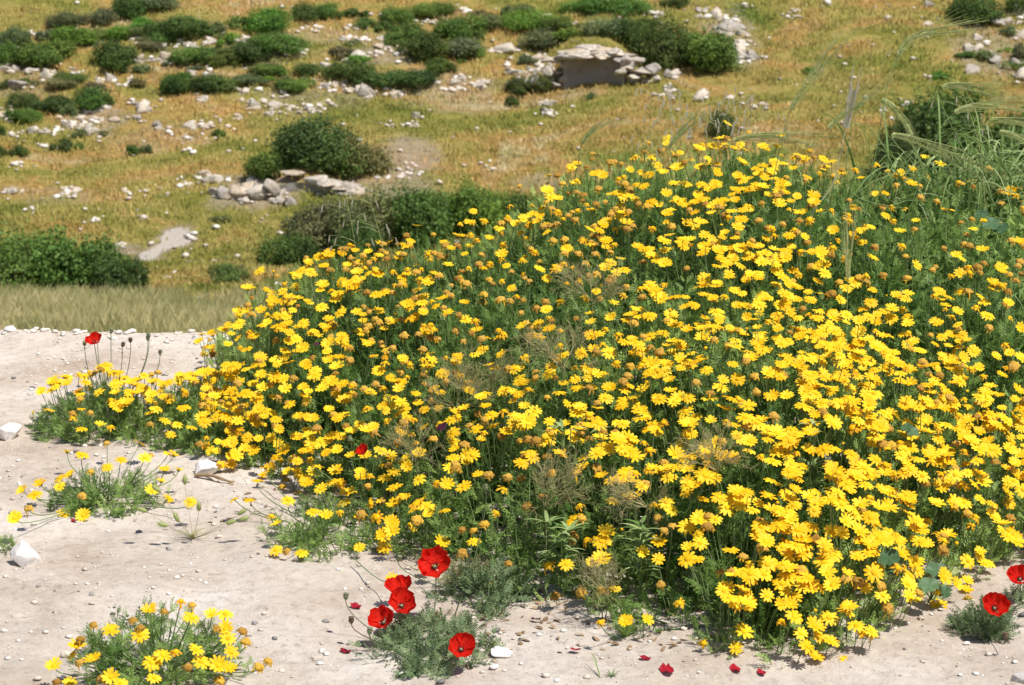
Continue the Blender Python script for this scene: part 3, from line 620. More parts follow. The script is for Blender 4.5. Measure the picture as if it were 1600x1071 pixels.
def vcast(px, py, f, t0=3.7, t1=8.5, n=420):
    d = ray(px, py); ts = np.linspace(t0, t1, n); p = np.array([0, 0, CAM_Z])+d[:, None, :]*ts[None, :, None]
    below = p[..., 2] < f(p[..., 0], p[..., 1]); hit = below.any(1); k = below.argmax(1)
    return p[np.arange(len(px)), k], hit
GC = np.arange(350, 1651, 100.); GR = np.array([250, 350, 450, 550, 650, 750, 850, 950, 1020.])
FR = np.array([[0,0,0,0,0,4,6,9,13,9,3,1.5,1,1],[0,0,4,5,8,8,7,11,15,8,4,3,3,3],[11,15,15,7,3,2.5,4,8,14,11,4,3,4.5,4],[15,14,6,2,3,5,10,15,11,20,19,11,7,6],[12,9,8,9,9,9,10,9,4,11,14,18,15,14],
[6,10,10,10,6,3,8,9,10,12,12,13,14,13],[2,3,4,5,1,.5,3,3,8,13,13,9,10,10],[0,0,1,2,.3,.3,3,3,8,10,8,3,4,4],[0,0,0,0,0,0,.6,1,2,3,2,1,1,1]])
SP = np.array([[0,0,0,0,5,5,5,4,4,3,2,1,1,1],[0,0,8,14,15,14,10,8,6,5,5,4,6,6],[4,8,12,11,8,5,4,4,4,3,3,3,6,6],[4,7,7,7,4,4,5,2,3,1,2,3,4,4],[4,5,5,4,3,4,3,3,2,2,3,3,5,5],
[1,3,4,3,3,3,3,3,2,2,3,3,3,3],[0,1,2,1,1,1,2,1,2,2,2,2,2,2],[0,0,0,1,0,0,1,1,2,2,2,1,1,1],[0,0,0,0,0,0,0,0,.5,.5,.5,.5,0,0]])
def bil(G, px, py):
    c = np.clip((px-GC[0])/100, 0, len(GC)-1.001); i = c.astype(int); u = c-i
    j = np.clip(np.searchsorted(GR, py)-1, 0, len(GR)-2); v = np.clip((py-GR[j])/(GR[j+1]-GR[j]), 0, 1)
    return (G[j, i]*(1-u)+G[j, i+1]*u)*(1-v)+(G[j+1, i]*(1-u)+G[j+1, i+1]*u)*v
r = np.random.default_rng(900)
def sample(G, boost, dmin, taken):
    n = 14000; px = 300+r.random(n)*1330; py = 190+r.random(n)*880; pmax = n/(1330*880/1e4)
    dn = bil(G, px, py); acc = r.random(n) < dn*(np.maximum(dn, .2)/8)**(.45 if G is FR else .1)*boost/pmax; px, py = px[acc], py[acc]
    p, hit = vcast(px, py, canopy); out = []
    for q in p[hit]:
        if all((q[0]-o[0])**2+(q[1]-o[1])**2+(q[2]-o[2])**2 > dmin*dmin for o in taken): out.append(q); taken.append(q)
    return out
taken = []
fr = sample(FR, 2.1, .016, taken)
fr2 = []
for q in fr:
    if r.random() < .45:
        o = q+[*(r.normal(0, .022, 2)), 0]; z = float(canopy(o[0], o[1]))
        if z > 0: o[2] = z; fr2.append(o)
fr = fr+fr2; sp = sample(SP, 3.0, .014, taken)
bk = []                                                         # a few on the far side of the mound and past the frame
for i in range(260):
    x, y = -1+r.random()*3.6, 6.6+r.random()*.65
    if r.random() < .3: x, y = 1.5+r.random()*1.1, 4.9+r.random()*1.9
    z = float(canopy(x, y))
    if z > .05: bk.append(np.array([x, y, z]))
SEEDS = [((395,520),'daisy bush at the left end of the mound, thick with yellow blooms'),((420,680),'low daisy bush at the left foot of the mound above the white stone'),((560,470),'daisy bush on the left shoulder of the mound, half its heads brown'),
((590,640),'daisy bush below the left shoulder, yellow heads over dark gaps'),((600,790),'daisy bush at the front left foot just above the red poppies'),((770,390),'daisy bush on the sloping ridge crowded with ochre spent heads'),((740,520),'mostly green daisy bush in the middle left with few blooms'),
((780,650),'daisy bush in the middle of the mound tangled with wiry weeds'),((820,840),'dark green daisy bush with hardly any flowers at the front middle'),((960,330),'daisy bush on the ridge left of the crest, yellow and ochre mixed'),((980,540),'daisy bush in the centre under the crest with dense yellow heads'),
((1000,760),'daisy bush at lower centre right of the wiry pale weed'),((1170,270),'topmost daisy bush on the crest of the mound'),((1160,450),'daisy bush halfway down from the crest, bright yellow'),((1150,650),'daisy bush beside the dark hollow right of centre'),((1160,890),'daisy bush at the front foot of the mound, lowest on the dirt'),
((1330,900),'daisy bush at the front right foot with large open blooms'),((1330,720),'daisy bush on the right face above the front foot'),((1330,530),'daisy bush in the dense yellow belt across the right side'),((1430,400),'green daisy bush at upper right among grass, few blooms'),((1500,590),'daisy bush in the lower right part of the dense yellow belt'),
((1540,780),'daisy bush at the right edge above the single poppies'),((1320,300),'daisy bush on the right shoulder beside the tall barley'),((1570,450),'daisy bush at the far right edge with scattered ochre heads'),((1585,690),'daisy bush at the right edge, between ochre headed and front bushes'),((1250,430),'daisy bush right of centre where yellow blooms meet plain green leaves'),((1430,640),'daisy bush on the right face packed with open yellow blooms'),((1230,620),'daisy bush just right of the dark hollow on the mound'),((1450,800),'daisy bush above the round mallow leaves at lower right'),((470,600),'daisy bush on the left face between shoulder and foot')]
sp_xy, _ = vcast(np.array([s[0][0] for s in SEEDS], float), np.array([s[0][1] for s in SEEDS], float), canopy)
def owner(P3): return np.argmin(((np.asarray(P3)[:, None, :]-sp_xy[None])**2*[1, .7, .5]).sum(2), 1)
# shoots: surface layer, second layer, filler
def layer(n, dz0, dz1, rseed):
    rg = np.random.default_rng(rseed); x = -1.4+rg.random(n*3)*4.2; y = 4.1+rg.random(n*3)*3.4; z = canopy(x, y); ok = z > 0; x, y, z = x[ok], y[ok], z[ok]
    nn = normal(canopy, x, y); wgt = 1/np.maximum(nn[:, 2], .35); vis = np.abs(x/y) < .26; wgt = wgt*np.where(vis & (y < 6.95), 1, .35)
    ok = rg.random(len(x)) < wgt/wgt.max(); x, y, z, nn = x[ok][:n], y[ok][:n], z[ok][:n], nn[ok][:n]
    dep = dz0+(dz1-dz0)*rg.random(len(x)); p = np.stack([x, y, z], 1)-nn*dep[:, None]; p[:, 2] = np.maximum(p[:, 2], .02); return p, nn
L1, N1 = layer(5400, -.012, .06, 1); L2, N2 = layer(4300, .05, .30, 2)
SPts = np.vstack([L1, L2]); SN = np.vstack([N1, N2])
SO = owner(SPts); rg = np.random.default_rng(77)
patch = np.clip(.5+.8*vn(SPts[:, 0], SPts[:, 1], .45, 90)+.18*rg.normal(size=len(SPts)), 0, 1)
FL = [(q, 'f') for q in fr]+[(q, 's') for q in sp]+[(q, 'b') for q in bk]
FO = owner(np.array([q for q, _ in FL]))
def add_stem(A, tip, n, base, ln, tint, rr_=.0011):
    d = np.array([base[0]-tip[0], base[1]-tip[1], 0]); d = d/(np.linalg.norm(d)+1e-6)*.35; e = tip-n*ln*.5+np.array([d[0], d[1], -1])*ln*.8
    A.tube(bez(tip-n*.004, tip-n*ln*.5, e, 5), rr_*.8, rr_*1.3, 1, tint)
def put_flower(root, base, q, kind, f, A, rg, near, lift=None, up=None):
    nn = normal(f, q[0], q[1]) if up is None else np.asarray(up, float)
    n = np.array([0, 0, .85])+nn*.55+SUN_DIR*.35+np.array([-.03, -.36, 0])+rg.normal(0, .36, 3); n /= np.linalg.norm(n)
    pos = q+nn*(-.006+min(.055, rg.exponential(.02)) if lift is None else lift)+np.array([0, 0, .008]); R = frames(n, rg.random()*6.28)[0]; sc = (.62+.38*rg.random())*(1.12 if q[1] < 5 else 1.)
    if kind == 'b': kind = 'f' if rg.random() < .6 else 's'
    if kind == 'f':
        u = rg.random()
        if u < .91:
            if near:
                o = place('flower', FRESH_A[int(rg.integers(0, 7))], root, base, pos, R, sc); c = link('flower_centre', DISCS[int(rg.integers(0, 3))], o)
            else: place('flower', FRESH_B[int(rg.integers(0, 6))], root, base, pos, R, sc)
        elif u < .97: place('ageing_flower', AGED[int(rg.integers(0, 5))], root, base, pos, R, sc)
        else: place('flower_bud', BUDS[0], root, base, pos, R, sc)
    elif rg.random() < .68: place('spent_flower', SPENT[int(rg.integers(0, 6))], root, base, pos, R, sc*1.22)
    else: place('ageing_flower', AGED[int(rg.integers(0, 5))], root, base, pos, R, sc*1.02)
    add_stem(A, pos, n, base, .06+.05*rg.random(), rg.random())
for i, (pp, lab) in enumerate(SEEDS):
    c = sp_xy[i]; base = np.array([c[0], c[1]+.05, float(T(c[0], c[1]+.05))])
    root = thing('crown_daisy', base, lab, 'daisy bush', 'crown daisy bushes growing into one mound')
    A = Acc(); idx = np.where(SO == i)[0]
    for v in range(6):
        k = idx[v::6]; m = len(k)
        if not m: continue
        dp = k >= len(L1)
        d = SN[k]*.6+[0, 0, .75]+rg.normal(0, .22, (m, 3)); R = frames(d, rg.random(m)*6.28)*(.8+.4*rg.random(m))[:, None, None]
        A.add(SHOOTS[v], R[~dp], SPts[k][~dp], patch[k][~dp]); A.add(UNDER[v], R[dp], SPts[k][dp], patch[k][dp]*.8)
    for k in idx[::4]:                                          # main stems down to the ground
        p = SPts[k]; g = np.array([base[0]+(p[0]-base[0])*.55, base[1]+(p[1]-base[1])*.55, 0.]); g[2] = float(T(g[0], g[1]))-.01
        A.tube(bez(p-[0, 0, .03], (p+g)/2+(p-g)*[.2, .2, 0], g, 4), .0014, .0028, 1, rg.random())
    n_ = 0
    for j in np.where(FO == i)[0]:
        q, kd = FL[j]; n_ += 1
        put_flower(root, base, q, kd, canopy, A, rg, np.linalg.norm(q-[0, 0, CAM_Z]) < 5.5 and kd == 'f')
    link('foliage', A.mesh('foliage', [M_LEAF, M_STEM], base), root)

# ------------------------------------------------------------------ the separate low daisies
def low_plant(cx, row, rx, ry, h, label, flowers, nshoot, seed, auto=0, spent_auto=0, tilt=.6):
    rg = np.random.default_rng(seed); Y = float(yrow(row)); X = (cx-800)/FPX*(.974*Y+.35); base = np.array([X, Y, float(T(X, Y))])
    def f(x, y):
        e = ((x-X)/rx)**2+((y-Y)/ry)**2; return np.where(e < 1, base[2]+h*np.sqrt(np.clip(1-e, 0, 1))*(1+.5*vn(x, y, .07, seed)), -9.)
    root = thing('crown_daisy', base, label, 'daisy plant', 'low daisy plants on the open dirt'); A = Acc()
    for k in range(nshoot):
        a = rg.random()*6.28; e = math.sqrt(rg.random())*1.0; x, y = X+cos(a)*e*rx, Y+sin(a)*e*ry; zz = max(.018, h*math.sqrt(max(0, 1-e*e))*(.45+.55*rg.random())); p = np.array([x, y, float(T(x, y))+zz])
        d = np.array([cos(a)*e*tilt, sin(a)*e*tilt, .8])+rg.normal(0, .3, 3); R = frames(d, rg.random()*6.28)*(.65+.5*rg.random())
        A.add(LOWSH[k % 4], R, p, np.clip(.45+.25*rg.normal(), 0, 1))
        if k % 2 == 0: A.tube(bez(base-[0, 0, .01], base+(p-base)*[.6, .6, .2], p-[0, 0, .02], 5), .0022, .0012, 1, rg.random())
    FLs = [(px, py, kd) for px, py, kd in flowers]
    n = 0
    while n < auto+spent_auto:
        a = rg.random()*6.28; e = math.sqrt(rg.random())*1.0; x, y = X+cos(a)*e*rx, Y+sin(a)*e*ry; z = float(f(x, y))
        if z < 0: z = .02
        put_flower(root, base, np.array([x, y, max(z, .03)]), 'f' if n < auto else 's', f, A, rg, True, .012, (0, 0, 1)); n += 1
    for px, py, kd in FLs:
        p, hit = vcast(np.array([float(px)]), np.array([float(py)]), lambda x, y: np.where(((x-X)/rx)**2+((y-Y)/ry)**2 < 1, f(x, y)+.025, -9.), n=900)
        p = p[0]
        if not hit[0]:
            d = ray(px, py); t = (CAM_Z-.055)/-d[2]; p = np.array([0, 0, CAM_Z])+d*t
        away = np.clip(np.array([p[0]-X, p[1]-Y, 0])/max(rx, ry)*.5, -.5, .5)+[0, 0, 1.]
        nn = away+SUN_DIR*.3+[0, -.2, 0]+rg.normal(0, .25, 3); nn /= np.linalg.norm(nn); R = frames(nn, rg.random()*6.28)[0]; sc = .70+.26*rg.random()
        if kd == 'f':
            o = place('flower', FRESH_A[int(rg.integers(0, 7))], root, base, p, R, sc); link('flower_centre', DISCS[int(rg.integers(0, 3))], o)
        elif kd == 'a': place('ageing_flower', AGED[int(rg.integers(0, 5))], root, base, p, R, sc)
        elif kd == 'b': place('flower_bud', BUDS[0], root, base, p, R, sc*1.2)
        else: place('spent_flower', SPENT[int(rg.integers(0, 6))], root, base, p, R, sc*1.08)
        e = base+(p-base)*[.45, .45, .25]; mid = p-nn*.05; mid[2] = max(mid[2], .02)
        A.tube(bez(p-nn*.004, mid, e, 7), .0010, .0016, 1, rg.random())
        m_ = mid*.5+e*.5; m_[2] = max(m_[2], base[2]+.02)
        if hit[0]: A.add(LOWSH[n % 4], frames(nn, 1.)*.7, m_, .5)
        n += 1
    link('foliage', A.mesh('foliage', [M_LEAF, M_STEM], base), root)
Cf = [(105,707),(128,711),(188,718),(168,730),(63,757),(35,767),(55,773),(93,747),(109,743),(93,761),(23,810),(98,804),(130,806),(252,753),(237,768),(265,779),(279,735),(297,784),(219,694),(263,709),(272,712),(226,716),(257,735)]
Cs = [(142,737),(128,775),(45,795),(235,712),(167,693)]
Df = [(234,954),(299,965),(352,960),(330,961),(173,985),(219,992),(120,1010),(145,1032),(84,1041),(356,998),(306,1016),(255,1024),(237,1035),(314,1034),(341,1040),(358,1045),(241,1060),(173,1058),(109,1067),(361,1019),(188,1068),(352,983),(113,1023)]
Ds = [(146,977),(207,970),(257,956),(300,946),(339,983),(379,987),(384,1003),(126,999),(124,1036),(294,1043),(405,1043),(419,1034),(88,1066),(343,1064),(159,1061),(219,981)]
Ef = [(415,732),(402,751),(366,780),(390,781),(450,782),(432,820),(431,860),(471,864),(415,877),(490,800),(509,806),(562,856),(597,841),(611,851),(591,872),(642,826),(690,849),(615,905)]
f_ = lambda L, k: [(a, b, k) for a, b in L]
low_plant(150, 668, .17, .20, .115, 'daisy plant at left behind the sprawling one, under the tall poppy pods', [], 120, 11, 46, 14)
low_plant(265, 672, .17, .20, .105, 'daisy plant between the poppy pods and the mound', [], 110, 12, 40, 12)
low_plant(345, 700, .13, .16, .10, 'small daisy plant joining the left foot of the mound', [], 85, 13, 22, 8)
low_plant(165, 782, .15, .15, .075, 'sprawling daisy plant with bare stems on the dirt at left', f_(Cf, 'f')+f_(Cs, 's'), 60, 14)
low_plant(248, 1050, .17, .22, .125, 'daisy plant with many spent heads in the bottom left corner', f_(Df, 'f')+f_(Ds, 's')+[(283, 940, 'a'), (274, 1019, 'a')], 80, 15)
low_plant(505, 838, .15, .20, .06, 'thin daisy plant trailing from the mound over bare dirt', f_(Ef, 'f')+[(424, 807, 'a'), (531, 800, 'a'), (447, 862, 's')], 62, 16)
low_plant(300, 655, .12, .14, .10, 'small daisy plant between its two neighbours at the left of the mound', [], 60, 19, 22, 6)
low_plant(6, 862, .03, .05, .04, 'tiny leafy daisy sprout at the left edge by the white stone', [], 7, 17)
low_plant(978, 990, .03, .04, .04, 'single daisy sprig standing off the front of the mound', [(978, 972, 'f'), (938, 973, 'a')], 8, 18)

# ------------------------------------------------------------------ poppies
def poppy_meshes(seed, openness=.75, R=.032):
    rg = np.random.default_rng(seed); V, F, M = [], [], []
    for k in range(4):
        az0 = k*pi/2+rg.normal(0, .12); lay = .0015*(k % 2); nu, nv = 11, 8; b = len(V); Rk = R*(.94+.12*rg.random())*(1.08 if k % 2 else .96)
        ph = rg.random(4)*6.28
        for j in range(nv+1):
            s = j/nv
            for i in range(nu+1):
                u = i/nu*2-1; ang = az0+u*rad(64)*(.35+.65*s**.5); rim = 1-.16*abs(u)**3+.05*math.sin(u*9+ph[3])*s
                ruf = (.0022*math.sin(u*7+ph[0])+.0014*math.sin(u*15+ph[1]))*s*s
                rr_ = Rk*rim*math.sin(s*pi/2*(.62+.38*openness))*(1); z = Rk*(1-openness*.62)*(s**1.4)*1.3+ruf*1.5+lay+.0016*math.sin(s*9+ph[2])*abs(u)
                V.append((rr_*cos(ang), rr_*sin(ang), z))
        for j in range(nv):
            for i in range(nu):
                a = b+j*(nu+1)+i; F.append((a, a+1, a+nu+2, a+nu+1)); M.append(0)
    pm = tomesh('petals', V, F, M, [M_POPPY, M_BLACK], True)
    V, F, M = [], [], []; dome(V, F, M, .0042, .003, .007, 3, 9, 0, rg, .03); cup_(V, F, M, .0042, .007, 0); 
    V = [(x, y, z+(.007 if i >= 28 else 0)) for i, (x, y, z) in enumerate(V)]
    A = Acc(); A.add(Tpl(V, F, M))
    for i in range(24):
        a = rg.random()*6.28; e = .004+.004*rg.random(); t = np.array([cos(a)*e, sin(a)*e, .007+.005*rg.random()]); A.tube([(cos(a)*.002, sin(a)*.002, .001), t*.6, t], .0003, .0003, 1, .5); A.add(Tpl(ico(1)[0]*.0011, ico(1)[1]), None, t, .5, m=1)
    return pm, A.mesh('stamens', [M_POD, M_BLACK])
POP = [poppy_meshes(700, .8), poppy_meshes(701, .55), poppy_meshes(702, .65), poppy_meshes(703, .35)]
POPSH = [shoot_tpl(540+i, .05, 8, .022, .04, 0, 1) for i in range(3)]
def pod_mesh(m, R=.0055, H=.013):
    V, F = [], []; prof = [(0, -.0), (.35, .05), (.85, .35), (1, .65), (.8, .92), (.95, .97), (1.0, 1.03), (0, 1.1)]
    for a, b in prof:
        for j in range(10): V.append((R*a*cos(j*.628), R*a*sin(j*.628), H*b))
    for i in range(len(prof)-1):
        for j in range(10): F.append((i*10+j, i*10+(j+1) % 10, (i+1)*10+(j+1) % 10, (i+1)*10+j))
    return tomesh('seed_pod', V, F, [0]*len(F), [m], True)
POD, DRYPOD = pod_mesh(M_POD), pod_mesh(M_DRYPOD)
def poppy_plant(bx, brow, label, flowers, pods, nshoot, rx, ry, h, seed, buds=()):
    rg = np.random.default_rng(seed); Y = float(yrow(brow)); X = (bx-800)/FPX*(.974*Y+.35); base = np.array([X, Y, float(T(X, Y))])
    root = thing('poppy_plant', base, label, 'poppy'); A = Acc()
    for k in range(nshoot):
        a = rg.random()*6.28; e = math.sqrt(rg.random()); x, y = X+cos(a)*e*rx, Y+sin(a)*e*ry; p = np.array([x, y, float(T(x, y))+max(.015, h*(1-e*e)*(.4+.6*rg.random()))])
        A.add(POPSH[k % 3], frames(np.array([cos(a)*e*.7, sin(a)*e*.7, .8])+rg.normal(0, .3, 3), rg.random()*6.28)*(.7+.6*rg.random()), p, np.clip(.5+.25*rg.normal(), 0, 1))
        if k % 3 == 0: A.tube(bez(base-[0, 0, .01], base+(p-base)*[.6, .6, .3], p-[0, 0, .02], 5), .0016, .0011, 1, rg.random())
    if nshoot: link('foliage', A.mesh('foliage', [M_PLEAF, M_PLEAF], base), root)
    for (px, py, Yf, v, sc, tx, ty) in flowers:
        p = P(px, py, Yf); n = np.array([tx, ty, 1.]); n /= np.linalg.norm(n); o = link('flower', None)
        o2 = POP[v]; bpy.data.objects.remove(o)
        fo = place('flower', o2[0], root, base, p, frames(n, rg.random()*6.28)[0], sc); link('stamens', o2[1], fo)
        B = Acc(); B.tube(bez(p, p-n*.05, base+(p-base)*[.35, .35, .1], 9), .0012, .0014, 0, .4); link('stem', B.mesh('stem', [M_PLEAF], base), root)
    for (px, py, Yf, dry) in pods:
        p = P(px, py, Yf); n = np.array([rg.normal(0, .15), rg.normal(0, .15), 1.]); place('seed_pod', DRYPOD if dry else POD, root, base, p, frames(n, 0.)[0], 1.05)
        B = Acc(); e = np.array([p[0]+(base[0]-p[0])*.6, p[1]+(base[1]-p[1])*.6, base[2]]) ; B.tube(bez(p, p-[0, 0, (p[2]-base[2])*.5], e, 9), .0010, .0012, 0, .2); link('stem', B.mesh('stem', [M_DRYPOD if dry else M_PLEAF], base), root)
    return root
poppy_plant(672, 1010, 'poppy plant at the front with five open red flowers', [(680, 889, 4.50, 0, 1.08, -.1, -.75), (625, 927, 4.52, 1, .86, -.1, -.3), (627, 950, 4.42, 2, .92, .15, -.65), (601, 976, 4.36, 1, .86, -.35, -.55), (720, 1018, 4.22, 2, .86, .15, -.7)],
            [(540, 938, 4.42, 0), (549, 975, 4.36, 1), (577, 992, 4.3, 0), (760, 768, 4.8, 0), (842, 873, 4.62, 0)], 78, .125, .17, .055, 21)
poppy_plant(760, 930, 'leafy poppy plant without flowers between the red poppies and the mound', [], [(585, 788, 4.95, 0), (713, 812, 4.8, 0), (733, 868, 4.62, 0), (699, 878, 4.6, 0), (622, 878, 4.7, 0)], 44, .12, .12, .07, 22)
poppy_plant(1540, 975, 'small poppy plant at right with one round red flower', [(1553, 953, 4.40, 1, .84, .05, -.9)], [(1572, 1000, 4.3, 1)], 44, .065, .07, .04, 23)
poppy_plant(1600, 940, 'poppy plant cut by the right edge with a red flower', [(1594, 908, 4.60, 1, .8, -.2, -.6)], [], 10, .05, .05, .03, 24)
poppy_plant(165, 628, 'tall poppy plant at left with one red flower and seed pods', [(147, 537, 6.28, 2, .72, -.05, -.45)],
            [(132, 541, 6.3, 0), (152, 530, 6.34, 0), (173, 522, 6.36, 0), (191, 543, 6.3, 1), (204, 536, 6.3, 1), (233, 529, 6.28, 0), (231, 533, 6.3, 0), (250, 555, 6.25, 0)], 22, .05, .06, .08, 25)
poppy_plant(560, 795, 'half closed red poppy among the daisies on the left', [(568, 710, 5.12, 3, .46, -.3, -.5)], [(549, 691, 5.2, 0)], 0, .01, .01, .01, 26)
# fallen and withered petals
def crumple(name, m, size, seed, nu=9):
    rg = np.random.default_rng(seed); V, F = [], []
    for j in range(nu):
        for i in range(nu):
            u, v = i/(nu-1)*2-1, j/(nu-1)*2-1; e = math.hypot(u, v); k = size*min(1, 1/max(e, 1e-3)*max(abs(u), abs(v))); V.append((u*k, v*k*.6, size*(.35*vn(u*2+seed, v*2, 1, seed)+.22*u*u+.1)))
    for j in range(nu-1):
        for i in range(nu-1): a = j*nu+i; F.append((a, a+1, a+nu+1, a+nu))
    return tomesh(name, V, F, [0]*len(F), [m], True)
for (px, py, s, m, lab) in [(556, 950, .015, 0, 'fallen dark red petal on the dirt left of the poppies'), (540, 1020, .0125, 0, 'small fallen red petal below the left poppy pods'), (1008, 1031, .0125, 0, 'fallen red petal near the bottom middle of the dirt'), (1042, 1050, .020, 0, 'long fallen red petal at the bottom edge'),
        (1149, 1048, .015, 0, 'fallen dark red petal under the front foot of the mound'), (1190, 1054, .012, 0, 'small fallen dark red petal right of the one under the mound'), (116, 816, .010, 0, 'tiny red petal under the sprawling left daisy')]:
    p = ground(px, py); tag(place('fallen_petal', crumple('fallen_petal', M_DRYPETAL, 1, int(px)), None, (0, 0, 0), p+[0, 0, .002], frames([0, 0, 1], rr.random())[0], s), lab, 'petal', 'petals fallen on the dirt')
for (px, py, Y, s, lab) in [(899, 1021, 4.29, .012, 'dark crimson withered poppy lying on the dirt, bottom middle'), (837, 973, 4.45, .011, 'blackish withered petal on the dirt before the dark green bush')]:
    p = ground(px, py); tag(place('withered_petal', crumple('withered_petal', M_PURPLE if px < 890 else M_DRYPETAL, 1, int(px)), None, (0, 0, 0), p+[0, 0, .006], frames([0, .3, 1], 1.)[0], s), lab, 'petal')
for (px, py, s, lab) in [(690, 684, .017, 'dark purple withered petal caught on the daisies in the middle'), (508, 501, .009, 'black withered bud among the left shoulder blooms, the upper one'), (496, 553, .009, 'black withered bud among the left shoulder blooms, the lower one'), (956, 783, .009, 'tiny dark red petal between yellow blooms, lower centre')]:
    q = cast(px, py, canopy, 3.7, 9, 600); tag(place('withered_petal', crumple('withered_petal', M_PURPLE, 1, int(px)), None, (0, 0, 0), q+[0, -.03, .03], frames([0, -.4, 1], 1.)[0], s), lab, 'petal')

# ------------------------------------------------------------------ wiry weeds
def twigs(A, p, d, L, r0, depth, rg, mi=0):
    d = d/np.linalg.norm(d); k = np.cross(d, rg.normal(size=3)); e = p+d*L; m = p+d*L*.5+k*L*.12; pts = bez(p, m, e, 5); A.tube(pts, r0, r0*.7, mi, rg.random())
    if depth == 0: return
    for i in range(int(rg.integers(3, 6))):
        u = .3+.7*rg.random(); q = pts[min(4, int(u*4+.5))]; twigs(A, q, d+rg.normal(0, .55, 3)+[0, 0, .1], L*(.5+.25*rg.random()), r0*.68, depth-1, rg, mi)
for i, (px, py, hgt, lab, colr) in enumerate([(850, 790, .16, 'wiry grey-brown weed over the dark green bush, front middle', 1), (715, 640, .14, 'thin tangled weed threading the blooms left of centre', 0), (880, 575, .15, 'fine branching weed rising through the centre of the mound', 0),
        (1120, 735, .13, 'brown wiry weed among yellow blooms right of lower centre', 1), (945, 925, .10, 'small wiry weed at the front edge left of the lone bloom', 0), (650, 715, .12, 'pale tangled weed over blooms above the poppies', 1), (745, 600, .12, 'olive tangle of thin stems in the middle left green', 0),
        (925, 470, .13, 'thin weed with fine stalks below the ridge, centre', 0), (1010, 790, .12, 'sparse brown weed between blooms at lower centre', 1), (730, 915, .10, 'tiny stalky weed beside the big poppy', 0)]):
    rg = np.random.default_rng(800+i); q = cast(px, py, lambda x, y: np.maximum(canopy(x, y), 0), 3.7, 9, 600); g = np.array([q[0], q[1], float(T(q[0], q[1]))]); top = q+[0, -.01, .0]
    root = thing('wiry_weed', g, lab, 'weed'); A = Acc(); A.tube(bez(g, (g+top)/2+[.01, .01, 0], top, 5), .0016, .0013, 0, .5)
    for k in range(9): twigs(A, top, np.array([rg.normal(0, .8), rg.normal(0, .6)-.35, .75]), hgt*.5, .00095, 3, rg)
    link('twigs', A.mesh('twigs', [M_TWIG], g), root)

# ------------------------------------------------------------------ mallow leaves and broad green weeds
def mallow_leaf(seed, R=1.):
    rg = np.random.default_rng(seed); V = [(0, 0, 0)]; n = 30
    for j in (1, 2):
        for i in range(n):
            t = 2*pi*i/n; lob = 1-.16*abs(math.sin(t*2.5+.3))**3*(j-1); rr_ = R*lob*(.5 if j == 1 else 1)*(1 if abs((t+pi/2) % (2*pi)) > .2 else .6); V.append((rr_*cos(t), rr_*sin(t), (.10+.06*math.sin(t*5))*(j/2)))
    F = [(0, 1+i, 1+(i+1) % n) for i in range(n)]+[(1+i, 1+n+i, 1+n+(i+1) % n, 1+(i+1) % n) for i in range(n)]; return Tpl(V, F)
MALLOW = [mallow_leaf(1), mallow_leaf(2)]
for (pts, lab, gr) in [([(1460, 908, .026), (1447, 930, .022), (1385, 888, .024), (1470, 940, .018), (1392, 905, .018)], 'mallow with round lobed leaves showing at the right foot of the mound', 0), ([(1420, 690, .018), (1412, 684, .014)], 'mallow leaves peeping out among the right side blooms', 0), ([(1545, 365, .028), (1560, 372, .022), (1530, 350, .02)], 'broad round leaves at the far right below the grasses', 0)]:
    q0 = cast(pts[0][0], pts[0][1], lambda x, y: np.maximum(canopy(x, y), 0), 3.7, 9, 600); g = np.array([q0[0], q0[1]+.03, float(T(q0[0], q0[1]))]); root = thing('mallow_plant', g, lab, 'mallow')
    A = Acc()
    for k, (px, py, s) in enumerate(pts):
        q = cast(px, py, lambda x, y: np.maximum(canopy(x, y), 0), 3.7, 9, 600)+[0, -.03, .03]; A.tube(bez(g, (g+q)/2+[0, 0, .03], q, 6), .0016, .0012, 0, .6)
        B = Acc(); B.add(MALLOW[k % 2], frames([rr.normal(0, .3), -.5, 1], rr.random()*6)[0]*s, q, rr.random()); link('leaf', B.mesh('leaf', [M_MALLOW], g), root)
    link('stem', A.mesh('stem', [M_MALLOW], g), root)
def leafy_weed(px, py, lab, h, n, seed):
    rg = np.random.default_rng(seed); q = cast(px, py, lambda x, y: np.maximum(canopy(x, y), 0), 3.7, 9, 600); g = np.array([q[0], q[1], float(T(q[0], q[1]))]); root = thing('leafy_weed', g, lab, 'weed'); A = Acc(); top = q+[0, -.03, .03]
    for s in range(5):
        t = top+rg.normal(0, h*.35, 3)*[1, .5, .6]; pts = bez(g, (g+t)/2, t, 8); A.tube(pts, .002, .0012, 0, .5)
        for i in range(n):
            p = pts[int(rg.integers(3, 8))]; a = rg.random()*6.28; l = .03+.03*rg.random(); d = np.array([cos(a), sin(a)-.2, .35]); A.blade(bez(p, p+d*l*.5+[0, 0, .008], p+d*l-[0, 0, .006], 6), .009, 0, rg.random(), side=[-sin(a), cos(a), 0])
    link('foliage', A.mesh('foliage', [M_GRASS], g), root)
leafy_weed(880, 850, 'bright green weed with narrow pointed leaves at the front middle', .08, 12, 1)
leafy_weed(1000, 840, 'green broad leaved weed between blooms, lower centre', .05, 8, 2)
leafy_weed(890, 690, 'green weed with strap leaves in the middle of the mound', .06, 8, 3)
leafy_weed(1270, 690, 'small green weed in the gap of the right face', .04, 6, 4)

